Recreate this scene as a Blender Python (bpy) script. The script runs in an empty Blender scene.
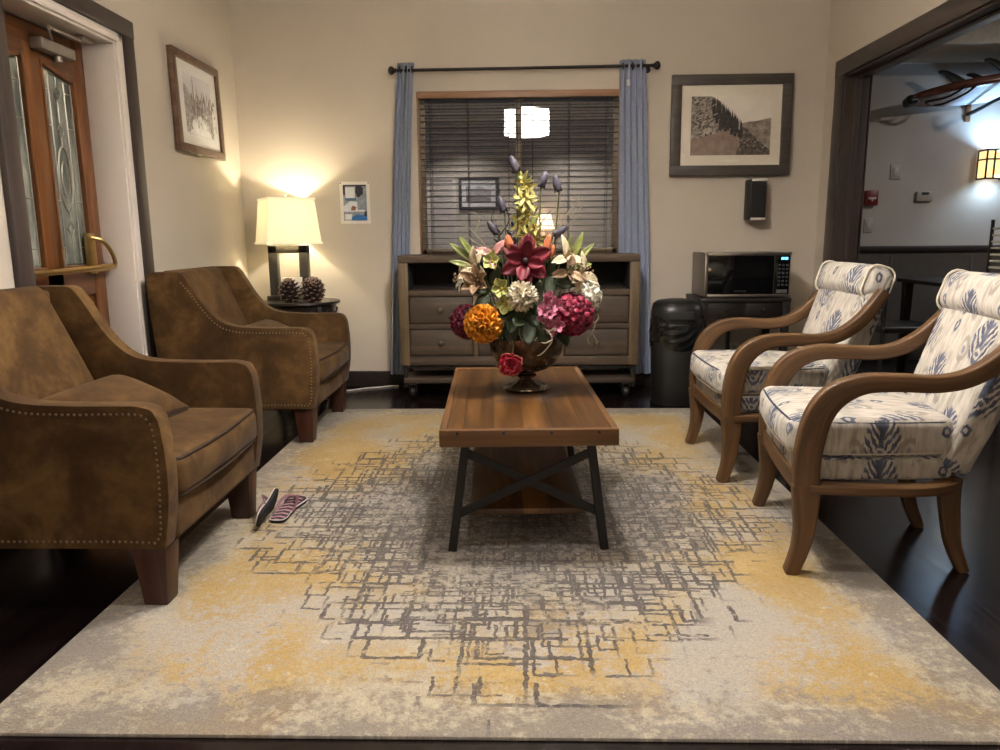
import bpy, bmesh, math, random
from math import sin, cos, pi, radians, sqrt, atan2
from mathutils import Vector, Matrix, Euler
random.seed(7)
SC = bpy.context.scene
COL = SC.collection

# ------------------------------------------------------------------ camera, world, exposure
cam_d = bpy.data.cameras.new('camera'); cam = bpy.data.objects.new('camera', cam_d); COL.objects.link(cam)
cam_d.sensor_fit = 'HORIZONTAL'; cam_d.sensor_width = 36.0; cam_d.lens = 751.0 * 36.0 / 1000.0
cam_d.clip_start = 0.02; cam_d.clip_end = 60
PITCH, YAW, ROLL = radians(10.5), radians(1.5), radians(0.48)
fwd = Vector((-sin(YAW) * cos(PITCH), cos(YAW) * cos(PITCH), -sin(PITCH)))
r0 = Vector((cos(YAW), sin(YAW), 0)); u0 = r0.cross(fwd)
rt = r0 * cos(ROLL) - u0 * sin(ROLL); up = u0 * cos(ROLL) + r0 * sin(ROLL)
cm = Matrix((rt, up, -fwd)).transposed().to_4x4(); cm.translation = Vector((0, 0, 1.10))
cam.matrix_world = cm
SC.camera = cam
SC.view_settings.view_transform = 'Standard'; SC.view_settings.look = 'None'
SC.view_settings.exposure = 0.47; SC.view_settings.gamma = 1.0; SC.view_settings.use_curve_mapping = False
world = bpy.data.worlds.new('night'); SC.world = world; world.use_nodes = True
world.node_tree.nodes['Background'].inputs[0].default_value = (0.010, 0.014, 0.022, 1)
world.node_tree.nodes['Background'].inputs[1].default_value = 0.6

def S(h):
    h = h.lstrip('#'); out = []
    for i in (0, 2, 4):
        c = int(h[i:i + 2], 16) / 255
        out.append(c / 12.92 if c <= 0.04045 else ((c + 0.055) / 1.055) ** 2.4)
    return (*out, 1.0)

def light(name, kind, loc, power, color, size=0.1, rot=None, shape=None, spot=None, spread=None):
    d = bpy.data.lights.new(name, kind); d.energy = power; d.color = color
    if kind == 'AREA':
        d.size = size
        if shape: d.shape = shape
        if spread: d.spread = radians(spread)
    else: d.shadow_soft_size = size
    if spot: d.spot_size = spot; d.spot_blend = 0.8
    o = bpy.data.objects.new(name, d); COL.objects.link(o); o.location = loc
    if rot: o.rotation_euler = rot
    return o
WARM = (1.0, 0.955, 0.915)
PEND = (0.09, 2.70, 2.30)
light('pendant_bulb', 'POINT', (PEND[0], PEND[1], PEND[2] - 0.02), 88, WARM, 0.07)
# unseen ceiling lights over the rug, and an added pair brightening the rear wall
for lx, ly, e in ((-0.75, 1.75, 5), (0.75, 1.75, 5), (-0.9, -1.5, 30), (0.9, -1.5, 30)):
    light('unseen_downlight', 'AREA', (lx, ly, 2.985), e, WARM, 0.14, shape='DISK', spread=115)
light('table_lamp_bulb', 'POINT', (-1.605, 5.27, 1.248), 14, (1.0, 0.88, 0.66), 0.02)
light('sconce_bulb_up', 'SPOT', (3.93, 6.47, 1.74), 34, (0.42, 0.68, 1.0), 0.04, rot=(pi, 0, 0), spot=2.6)
light('sconce_bulb_down', 'SPOT', (3.93, 6.47, 1.56), 11, (0.50, 0.76, 1.0), 0.04, rot=(0, 0, 0), spot=2.6)
light('dining_fill', 'AREA', (4.4, 4.6, 2.66), 25, (1.0, 0.93, 0.87), 0.2, shape='DISK')  # added fill, no fixture modelled: lifts the dim dining room wall

# ------------------------------------------------------------------ node helper
class G:
    def __init__(s, name):
        s.mat = bpy.data.materials.new(name); s.mat.use_nodes = True
        s.nt = s.mat.node_tree; s.b = s.nt.nodes['Principled BSDF']; s.out = s.nt.nodes['Material Output']
    def n(s, t): return s.nt.nodes.new(t)
    def put(s, sock, v):
        if isinstance(v, bpy.types.NodeSocket): s.nt.links.new(v, sock)
        elif isinstance(v, tuple) and sock.type == 'VECTOR': sock.default_value = v[:3]
        else: sock.default_value = v
    def m(s, op, a, b=None, c=None, clamp=False):
        n = s.n('ShaderNodeMath'); n.operation = op; n.use_clamp = clamp
        for i, v in enumerate((a, b, c)):
            if v is not None: s.put(n.inputs[i], v)
        return n.outputs[0]
    def mix(s, f, a, b, mode='MIX'):
        n = s.n('ShaderNodeMix'); n.data_type = 'RGBA'; n.blend_type = mode
        s.put(n.inputs[0], f); s.put(n.inputs[6], a); s.put(n.inputs[7], b); return n.outputs[2]
    def co(s, k='Object'): return s.n('ShaderNodeTexCoord').outputs[k]
    def mp(s, v, scale=(1, 1, 1), loc=(0, 0, 0), rot=(0, 0, 0)):
        n = s.n('ShaderNodeMapping'); s.put(n.inputs[0], v)
        n.inputs['Location'].default_value = loc; n.inputs['Rotation'].default_value = rot; n.inputs['Scale'].default_value = scale
        return n.outputs[0]
    def noise(s, v, scale=5, detail=3, rough=.5, dist=0, col=False):
        n = s.n('ShaderNodeTexNoise'); s.put(n.inputs['Vector'], v); n.inputs['Scale'].default_value = scale
        n.inputs['Detail'].default_value = detail; n.inputs['Roughness'].default_value = rough; n.inputs['Distortion'].default_value = dist
        return n.outputs[1 if col else 0]
    def vor(s, v, scale=5, feat='F1', out='Distance', rnd=1.0):
        n = s.n('ShaderNodeTexVoronoi'); n.feature = feat; s.put(n.inputs['Vector'], v); n.inputs['Scale'].default_value = scale
        n.inputs['Randomness'].default_value = rnd
        return n.outputs[out]
    def ramp(s, f, stops, interp='LINEAR'):
        n = s.n('ShaderNodeValToRGB'); s.put(n.inputs[0], f); cr = n.color_ramp; cr.interpolation = interp
        while len(cr.elements) < len(stops): cr.elements.new(0.5)
        for e, (p, c) in zip(cr.elements, stops):
            e.position = p; e.color = c if isinstance(c, tuple) else (c, c, c, 1)
        return n.outputs[0]
    def sep(s, v):
        n = s.n('ShaderNodeSeparateXYZ'); s.put(n.inputs[0], v); return n.outputs
    def comb(s, x, y, z=0.0):
        n = s.n('ShaderNodeCombineXYZ'); s.put(n.inputs[0], x); s.put(n.inputs[1], y); s.put(n.inputs[2], z); return n.outputs[0]
    def wn(s, v):
        n = s.n('ShaderNodeTexWhiteNoise'); n.noise_dimensions = '3D'; s.put(n.inputs['Vector'], v); return n.outputs['Value']
    def step(s, f, lo, hi):
        n = s.n('ShaderNodeMapRange'); n.interpolation_type = 'SMOOTHSTEP'; s.put(n.inputs[0], f)
        s.put(n.inputs[1], lo); s.put(n.inputs[2], hi); return n.outputs[0]
    def bump(s, h, strength=.3, dist=.01):
        n = s.n('ShaderNodeBump'); n.inputs['Strength'].default_value = strength; n.inputs['Distance'].default_value = dist
        s.put(n.inputs['Height'], h); s.nt.links.new(n.outputs[0], s.b.inputs['Normal'])
    def fin(s, color=None, rough=None, metal=None, spec=None, sheen=None):
        if color is not None: s.put(s.b.inputs['Base Color'], color)
        if rough is not None: s.put(s.b.inputs['Roughness'], rough)
        if metal is not None: s.put(s.b.inputs['Metallic'], metal)
        if spec is not None: s.b.inputs['Specular IOR Level'].default_value = spec
        if sheen is not None: s.b.inputs['Sheen Weight'].default_value = sheen; s.b.inputs['Sheen Roughness'].default_value = .4
        return s.mat

def plain(name, hexc, rough=.5, metal=0.0, spec=.5, var=.06, scale=30):
    """plain colour with a little procedural mottling"""
    g = G(name); c = S(hexc); d = tuple(x * (1 - 2 * var) for x in c[:3]) + (1,); l = tuple(min(1, x * (1 + var)) for x in c[:3]) + (1,)
    return g.fin(g.ramp(g.noise(g.co(), scale, 3), [(.3, d), (.7, l)]), rough, metal, spec)

def emit(name, col, strength):
    g = G(name); g.b.inputs['Base Color'].default_value = col; g.b.inputs['Emission Color'].default_value = col
    g.b.inputs['Emission Strength'].default_value = strength; return g.mat

def wood(name, dark, mid, lite, axis=0, sc=1.0, rough=.5, use_uv=False, bumps=.15, gloss=None, planks=None):
    """grain runs along axis (object coords) or along u (uv)"""
    g = G(name); v = g.co('UV' if use_uv else 'Object')
    if planks:                                   # planks: (axis across, width) gives each board its own tone and offset
        xyz = g.sep(v); a, w = planks
        k = g.m('FLOOR', g.m('DIVIDE', g.m('ADD', xyz[a], 10.0), w)); h = g.wn(g.comb(k, 3.3, 1.7))
        off = g.comb(g.m('MULTIPLY', h, 7.0), g.m('MULTIPLY', h, 3.0), g.m('MULTIPLY', h, 5.0))
        add = g.n('ShaderNodeVectorMath'); g.put(add.inputs[0], v); g.put(add.inputs[1], off); vv = add.outputs[0]
    else: vv = v
    s3 = [14 * sc] * 3; s3[axis] = 1.1 * sc
    p = g.mp(vv, tuple(s3))
    n1 = g.noise(p, 1.0, 5, .62, 1.2); s4 = [90 * sc] * 3; s4[axis] = 3 * sc
    n2 = g.noise(g.mp(vv, tuple(s4)), 1.0, 3, .6)
    f = g.m('ADD', g.m('MULTIPLY', n1, .72), g.m('MULTIPLY', n2, .28))
    col = g.ramp(f, [(.32, S(dark)), (.5, S(mid)), (.68, S(lite))])
    if planks:
        col = g.mix(.5, col, g.ramp(h, [(0, .35), (1, 1.0)]), 'MULTIPLY')
        fr = g.m('FRACT', g.m('DIVIDE', g.m('ADD', xyz[a], 10.0), w))
        seam = g.m('LESS_THAN', fr, .004 / w)
        col = g.mix(g.m('MULTIPLY', seam, .75), col, S('120a06'))
    g.bump(f, bumps, .004)
    return g.fin(col, rough)

# ------------------------------------------------------------------ materials
def m_wall():
    g = G('greige_paint'); v = g.co(); n = g.noise(v, 1.2, 3); f = g.noise(v, 260, 2)
    g.bump(f, .08, .002)
    return g.fin(g.ramp(n, [(.3, S('bcb2a5')), (.7, S('c3b9ac'))]), .72, spec=.3)
WALL = m_wall()
CEIL = plain('ceiling_paint', 'd5cbbb', .85)
GREYWALL = plain('grey_paint', 'b4ada6', .7, spec=.3, scale=2)
WAINSCOT = plain('charcoal_wainscot', '4d4844', .6)
TRIM = wood('dark_trim', '2c2422', '3b312e', '49403c', 2, .8, .42)
TRIMY = wood('dark_trim_long', '2c2422', '3b312e', '49403c', 1, .8, .42)
TRIMX = wood('dark_trim_cross', '1d1715', '241c1a', '2c2421', 0, .8, .45)
WHITE = plain('white_gloss_paint', 'd9d0c8', .4, var=.01, scale=4)
BLACK = plain('black_plastic', '141414', .38)
IRON = plain('black_iron', '211f1e', .5, .4)
IRON2 = plain('gun_metal', '36312e', .45, .7)
BRASS = plain('brass', 'c8ab6c', .28, 1.0)
STEEL = plain('stainless_steel', 'b5aca2', .34, 1.0)
CHROME = plain('pewter', 'a8a096', .42, .7)

def m_floor():
    g = G('espresso_planks'); v = g.co(); x, y, z = g.sep(v)
    k = g.m('FLOOR', g.m('DIVIDE', g.m('ADD', x, 20.0), .125)); h = g.wn(g.comb(k, 1.5, 2.5))
    yy = g.m('ADD', y, g.m('MULTIPLY', h, 3.0)); k2 = g.m('FLOOR', g.m('DIVIDE', yy, 1.4)); h2 = g.wn(g.comb(k, k2, 0.5))
    n = g.noise(g.mp(v, (22, 1.4, 1)), 1.0, 5, .6, .6)
    col = g.ramp(n, [(.3, S('0f0909')), (.7, S('1f1416'))])
    col = g.mix(.55, col, g.ramp(h2, [(0, .45), (1, 1.0)]), 'MULTIPLY')
    fx = g.m('FRACT', g.m('DIVIDE', g.m('ADD', x, 20.0), .125)); fy = g.m('FRACT', g.m('DIVIDE', yy, 1.4))
    seam = g.m('MAXIMUM', g.m('LESS_THAN', fx, .035), g.m('LESS_THAN', fy, .003))
    col = g.mix(g.m('MULTIPLY', seam, .8), col, S('040303'))
    hgt = g.m('SUBTRACT', g.m('MULTIPLY', n, .25), seam); g.bump(hgt, .25, .003)
    return g.fin(col, g.ramp(n, [(.3, .15), (.7, .24)]), spec=.9)
FLOOR = m_floor()

def m_suede():
    g = G('brown_suede'); v = g.co()
    big = g.noise(v, 4.2, 4, .6, .8); fine = g.noise(v, 28, 4, .65)
    f = g.m('ADD', g.m('MULTIPLY', big, .75), g.m('MULTIPLY', fine, .25))
    col = g.ramp(f, [(.34, S('3a2713')), (.48, S('4b351c')), (.60, S('604727')), (.74, S('806238'))])
    g.bump(g.noise(v, 140, 3), .12, .002)
    return g.fin(col, .85, spec=.2, sheen=.06)
SUEDE = m_suede()
SEAM = plain('brown_seam', '33200f', .8)
NAIL = plain('antique_nail', '7d6c56', .35, 1.0)
ARMLEG = wood('mahogany_leg', '2a140c', '3b1e12', '4e2a19', 2, 1, .4)

OAKUV = wood('bent_oak', '3a2612', '573c21', '745433', 0, 1.0, .5, use_uv=True)
OAK = wood('oak_rail', '4a3018', '6b4929', '85603c', 1, 1.0, .5)

def m_ikat():
    g = G('ikat_fabric'); uv = g.co('UV'); nz = g.noise(uv, 14, 3, .6, 0, True); ns = g.sep(nz)
    u, v, _ = g.sep(uv)
    # vertical bleed, as in ikat weaving
    bl = g.noise(g.mp(uv, (150, 9, 1)), 1.0, 2)
    u = g.m('ADD', u, g.m('MULTIPLY', g.m('SUBTRACT', ns[0], .5), .035))
    v = g.m('ADD', v, g.m('ADD', g.m('MULTIPLY', g.m('SUBTRACT', ns[1], .5), .035), g.m('MULTIPLY', g.m('SUBTRACT', bl, .5), .03)))
    CW, CH = .205, .30
    col_i = g.m('FLOOR', g.m('DIVIDE', u, CW)); odd = g.m('MULTIPLY', g.m('FLOORED_MODULO', col_i, 2.0), .5)
    a = g.m('SUBTRACT', g.m('MULTIPLY', g.m('FRACT', g.m('DIVIDE', u, CW)), 2.0), 1.0)
    bf = g.m('FRACT', g.m('ADD', g.m('DIVIDE', v, CH), odd)); b = g.m('SUBTRACT', g.m('MULTIPLY', bf, 2.0), 1.0)
    aa = g.m('ABSOLUTE', a)
    def ell(ca, cb, ra, rb, A=None):
        x = g.m('DIVIDE', g.m('SUBTRACT', A if A is not None else a, ca), ra); y = g.m('DIVIDE', g.m('SUBTRACT', b, cb), rb)
        return g.m('SQRT', g.m('ADD', g.m('MULTIPLY', x, x), g.m('MULTIPLY', y, y)))
    # navy leaf medallion: ellipse cut by V-shaped stripes, pale heart
    e = ell(0, .1, .62, .56)
    inside = g.step(e, 1.0, .86)
    str_ = g.m('SINE', g.m('MULTIPLY', g.m('SUBTRACT', b, g.m('MULTIPLY', aa, 1.15)), 25.0))
    stripes = g.step(str_, -.45, .15)
    spine = g.step(aa, .13, .07)
    navy = g.m('MULTIPLY', inside, g.m('MAXIMUM', stripes, spine))
    heart = g.step(ell(0, -.16, .2, .14), 1.0, .7)
    navy = g.m('MULTIPLY', navy, g.m('SUBTRACT', 1.0, heart))
    hd = g.step(ell(0, -.16, .08, .06), 1.1, .8); navy = g.m('MAXIMUM', navy, hd)
    tail = g.m('MULTIPLY', g.step(ell(0, -.72, .17, .15), 1.0, .8), g.m('SUBTRACT', 1.0, g.step(ell(0, -.72, .08, .07), 1.0, .7)))
    navy = g.m('MAXIMUM', navy, tail)
    # taupe drops between the medallions
    d1 = ell(.84, -.15, .30, .34, aa); ring = g.m('MULTIPLY', g.step(d1, 1.05, .9), g.step(d1, .45, .65))
    core = g.step(d1, .35, .2)
    streak = g.noise(g.mp(uv, (60, 9, 1)), 1.0, 3, .6)
    st = g.step(streak, .52, .62)
    base = g.ramp(g.noise(g.mp(uv, (45, 14, 1)), 1.0, 3), [(.35, S('aca59a')), (.65, S('c6c0b6'))])
    col = g.mix(g.m('MULTIPLY', st, .55), base, S('91887c'))
    col = g.mix(g.m('MULTIPLY', ring, .8), col, S('8f877e')); col = g.mix(g.m('MULTIPLY', core, .8), col, S('787981'))
    bluev = g.ramp(g.noise(uv, 30, 3), [(.35, S('323a50')), (.65, S('5a637c'))])
    col = g.mix(g.m('MULTIPLY', navy, .93), col, bluev)
    w = g.n('ShaderNodeTexWave'); g.put(w.inputs['Vector'], uv); w.inputs['Scale'].default_value = 260
    g.bump(w.outputs['Fac'], .05, .001)
    return g.fin(col, .85, spec=.25, sheen=.1)
IKAT = m_ikat()
CREAMPIPE = plain('cream_piping', 'd8cebc', .8)
DARKPIPE = plain('navy_piping', '3a4054', .8, var=.3, scale=60)

def m_rug():
    g = G('distressed_rug'); v = g.co(); x, y, z = g.sep(v)
    P = g.comb(x, y, 0.0)
    n_big = g.noise(P, 1.7, 4, .6, .6); n_mid = g.noise(P, 5.0, 5, .65); n_fine = g.noise(P, 34, 4, .7); n_pile = g.noise(P, 170, 2, .6)
    n_b2 = g.noise(g.mp(P, (1, 1, 1), (7.3, 2.1, 0)), 1.6, 4, .62, .5)
    n_b3 = g.noise(g.mp(P, (1, 1, 1), (-3.3, 5.7, 0)), 2.2, 4, .62, .5)
    base = g.mix(g.step(n_mid, .35, .65), S('bdb19a'), S('aba291'))
    base = g.mix(g.m('MULTIPLY', g.step(g.m('ADD', n_b3, g.m('MULTIPLY', g.m('SUBTRACT', n_fine, .5), .5)), .5, .66), .75), base, S('a59f99'))
    # ellipse-like field of the grey line work (rug centre is the origin)
    px = g.m('POWER', g.m('DIVIDE', g.m('ABSOLUTE', g.m('SUBTRACT', x, .02)), 1.10), 1.5)
    py = g.m('POWER', g.m('DIVIDE', g.m('ABSOLUTE', g.m('ADD', y, .12)), 1.42), 1.5)
    rad = g.m('POWER', g.m('ADD', px, py), 1 / 1.5)
    edge_d = g.m('MINIMUM', g.m('SUBTRACT', 1.2, g.m('ABSOLUTE', x)), g.m('SUBTRACT', 1.6, g.m('ABSOLUTE', y)))
    # ochre: cloudy patches, most of them in the ring between the line work and the border
    ring = g.m('MULTIPLY', g.step(rad, .45, .95), g.step(edge_d, .02, .3))
    yl = g.m('ADD', g.m('ADD', n_big, g.m('MULTIPLY', ring, .22)), g.m('MULTIPLY', g.m('SUBTRACT', n_fine, .5), .62))
    yl = g.step(yl, .53, .72)
    ycol = g.mix(g.step(n_mid, .35, .7), S('b08c3c'), S('c6a662'))
    base = g.mix(g.m('MULTIPLY', yl, g.m('ADD', .35, g.m('MULTIPLY', n_fine, .75))), base, ycol)
    # pale grey clouds and dusty border
    base = g.mix(g.m('MULTIPLY', g.step(g.m('ADD', n_b2, g.m('MULTIPLY', g.m('SUBTRACT', n_fine, .5), .7)), .50, .66), .85), base, S('b3ada5'))
    bd = g.m('ADD', g.m('MULTIPLY', g.step(edge_d, .34, .0), .58), g.m('MULTIPLY', g.m('SUBTRACT', n_mid, .5), 1.4))
    bd = g.step(g.m('ADD', bd, g.m('MULTIPLY', g.m('SUBTRACT', n_fine, .5), 1.5)), .20, .60)
    base = g.mix(g.m('MULTIPLY', bd, .75), base, S('857c74'))
    wht = g.step(g.m('ADD', g.noise(P, 9, 5, .75), g.m('MULTIPLY', g.m('SUBTRACT', n_fine, .5), .5)), .62, .72)
    base = g.mix(g.m('MULTIPLY', wht, .5), base, S('d9d0bd'))
    # layers of broken rectilinear lines
    jit = g.sep(g.noise(P, 38, 3, .6, 0, True))
    def layer(sx, sy, w, p1, p2, off, lo, hi, swap=False):
        jx = g.m('ADD', x, g.m('MULTIPLY', g.m('SUBTRACT', jit[0], .5), .022)); jy = g.m('ADD', y, g.m('MULTIPLY', g.m('SUBTRACT', jit[1], .5), .022))
        U, V = (jy, jx) if swap else (jx, jy)
        vv = g.m('DIVIDE', g.m('ADD', V, 20 + off), sy); row = g.m('FLOOR', vv); fv = g.m('FRACT', vv)
        uu = g.m('ADD', g.m('DIVIDE', g.m('ADD', U, 30 + off), sx), g.wn(g.comb(row, off, 9.1))); cl = g.m('FLOOR', uu); fu = g.m('FRACT', uu)
        # radial value at the cell gives a stepped outline
        h1 = g.wn(g.comb(cl, row, off + .13)); h2 = g.wn(g.comb(cl, row, off + 5.7)); h3 = g.wn(g.comb(cl, row, off + 8.2))
        keep = g.m('ADD', rad, g.m('MULTIPLY', g.m('SUBTRACT', h3, .5), .30))
        keep = g.m('SUBTRACT', 1.0, g.step(keep, lo, hi))
        ww = g.m('MULTIPLY', g.m('ADD', .6, g.m('MULTIPLY', n_fine, .8)), w)
        vl = g.m('MULTIPLY', g.m('LESS_THAN', g.m('MULTIPLY', fu, sx), ww), g.m('LESS_THAN', h1, p1))
        hl = g.m('MULTIPLY', g.m('LESS_THAN', g.m('MULTIPLY', fv, sy), ww), g.m('LESS_THAN', h2, p2))
        fill = g.m('MULTIPLY', g.m('GREATER_THAN', h3, .9), .55)
        return g.m('MULTIPLY', g.m('MAXIMUM', g.m('MAXIMUM', vl, hl), fill), keep)
    L = [layer(.15, .10, .0135, .9, .85, 0.0, .88, .93), layer(.12, .17, .0125, .85, .8, 1.37, .86, .92, True),
         layer(.06, .085, .009, .8, .7, 2.71, .84, .93), layer(.065, .05, .009, .8, .7, 3.9, .74, .90, True),
         layer(.035, .03, .008, .65, .65, 5.1, .50, .82)]
    ln = L[0]
    for q in L[1:]: ln = g.m('MAXIMUM', ln, q)
    wear = g.step(g.m('ADD', g.m('MULTIPLY', g.noise(P, 24, 5, .75), .6), g.m('MULTIPLY', g.noise(P, 3.0, 3), .4)), .38, .5)
    ln = g.m('MULTIPLY', ln, wear)
    core = g.m('MULTIPLY', g.step(g.m('ADD', rad, g.m('MULTIPLY', g.m('SUBTRACT', n_mid, .5), .9)), .80, .3), g.step(g.noise(g.mp(P, (2.2, 1, 1)), 42, 4, .7), .38, .56))
    ln = g.m('MAXIMUM', ln, g.m('MULTIPLY', core, .8))
    inner = g.m('MULTIPLY', g.step(rad, .75, .3), .6)
    base = g.mix(inner, base, S('a39d96'))
    lcol = g.mix(g.step(n_fine, .35, .65), S('474242'), S('625c5a'))
    col = g.mix(g.m('MULTIPLY', ln, .88), base, lcol)
    col = g.mix(.6, col, g.ramp(g.m('ADD', g.m('MULTIPLY', n_pile, .6), g.m('MULTIPLY', g.noise(P, 75, 3, .7), .4)), [(.34, .45), (.62, 1.0)]), 'MULTIPLY')
    g.bump(g.m('ADD', g.m('MULTIPLY', n_pile, 1.0), g.m('MULTIPLY', ln, -.4)), .5, .005)
    return g.fin(col, .95, spec=.1, sheen=.15)
RUG = m_rug()

TOPWOOD = wood('rustic_top', '2f1d0c', '583919', '825a2b', 1, .55, .34, planks=(0, .1008))
EDGEWOOD = wood('rustic_edge', '452b12', '644322', '845f38', 0, .6, .45)
DRESSWOOD = wood('weathered_wood', '352a1f', '483b2e', '625241', 0, .9, .6)
DRESSDARK = wood('weathered_drawer', '32281e', '43372b', '574838', 0, .9, .6)
DRESSV = wood('weathered_upright', '41331f', '5a4933', '766144', 2, .9, .6)
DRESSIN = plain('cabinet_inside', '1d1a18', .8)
BLINDWOOD = wood('blind_slat', '2a2421', '37302c', '463d38', 0, .8, .4)
VALANCE = wood('valance_wood', '7c5c42', '967257', 'aa866a', 0, .8, .4)
DOORWOOD = wood('oak_door', '47250f', '68401f', '865633', 2, .8, .32)
DOORWOODY = wood('oak_door_rail', '42220e', '5c361a', '784a29', 1, .8, .32)
ENDTABLE = wood('ebony_table', '17120f', '221b17', '2f2621', 0, 1, .3)

def m_curtain():
    g = G('blue_curtain'); v = g.co(); n = g.noise(g.mp(v, (200, 200, 40)), 1.0, 2)
    g.bump(n, .1, .001)
    return g.fin(g.ramp(n, [(.3, S('8f99ae')), (.7, S('a5adc0'))]), .8, spec=.2, sheen=.2)
CURTAIN = m_curtain()

def m_glass(name, ior=1.5, rough=0.0, tint=(1, 1, 1, 1)):
    g = G(name); g.b.inputs['Base Color'].default_value = tint; g.b.inputs['Transmission Weight'].default_value = 1
    g.b.inputs['Roughness'].default_value = rough; g.b.inputs['IOR'].default_value = ior; return g.mat
GLASS = m_glass('window_glass', 1.95)

def m_leaded():
    g = G('leaded_glass'); v = g.co(); n = g.noise(v, 30, 3)
    x, y, z = g.sep(v)
    g.bump(n, .3, .01)
    return g.fin(g.ramp(g.noise(g.mp(v, (1, 5, 1.2)), 3.0, 3), [(.3, S('4b504b')), (.55, S('7c8078')), (.75, S('b3b5aa'))]), .12, spec=.8)
LEADED = m_leaded()
CAME = plain('lead_came', 'a09c90', .35, .8)

def m_shade(name, tint, e, tl=.45):
    g = G(name); nt = g.nt; tr = g.n('ShaderNodeBsdfTranslucent'); df = g.n('ShaderNodeBsdfDiffuse'); em = g.n('ShaderNodeEmission')
    w = g.noise(g.mp(g.co(), (300, 300, 300)), 1.0, 2); c = g.ramp(w, [(.3, tuple(k * .93 for k in tint[:3]) + (1,)), (.7, tint)])
    for nd in (tr, df, em): nt.links.new(c, nd.inputs['Color'])
    em.inputs['Strength'].default_value = e
    mx = g.n('ShaderNodeMixShader'); mx.inputs[0].default_value = tl; nt.links.new(df.outputs[0], mx.inputs[1]); nt.links.new(tr.outputs[0], mx.inputs[2])
    ad = g.n('ShaderNodeAddShader'); nt.links.new(mx.outputs[0], ad.inputs[0]); nt.links.new(em.outputs[0], ad.inputs[1])
    nt.links.new(ad.outputs[0], g.out.inputs['Surface']); return g.mat
SHADE = m_shade('lit_linen_shade', (.86, .81, .60, 1), .26, .16)
PSHADE = m_shade('lit_drum_shade', (.95, .91, .85, 1), 18.0)

# ------------------------------------------------------------------ mesh builder
def cr(pts, n=8, closed=False):
    """Catmull-Rom through tuples of any dimension"""
    out = []; N = len(pts)
    segs = N if closed else N - 1
    for i in range(segs):
        g = lambda k: pts[k % N] if closed else pts[max(0, min(N - 1, k))]
        p0, p1, p2, p3 = g(i - 1), g(i), g(i + 1), g(i + 2)
        for j in range(n):
            t = j / n
            out.append(tuple(.5 * (2 * b + (c - a) * t + (2 * a - 5 * b + 4 * c - d) * t * t + (3 * b - a - 3 * c + d) * t ** 3) for a, b, c, d in zip(p0, p1, p2, p3)))
    if not closed: out.append(tuple(pts[-1]))
    return out

def axis_m(d, loc=(0, 0, 0), spin=0.0):
    """matrix whose local Z points along d"""
    d = Vector(d).normalized(); q = d.to_track_quat('Z', 'Y')
    return Matrix.Translation(loc) @ q.to_matrix().to_4x4() @ Matrix.Rotation(spin, 4, 'Z')

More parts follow.
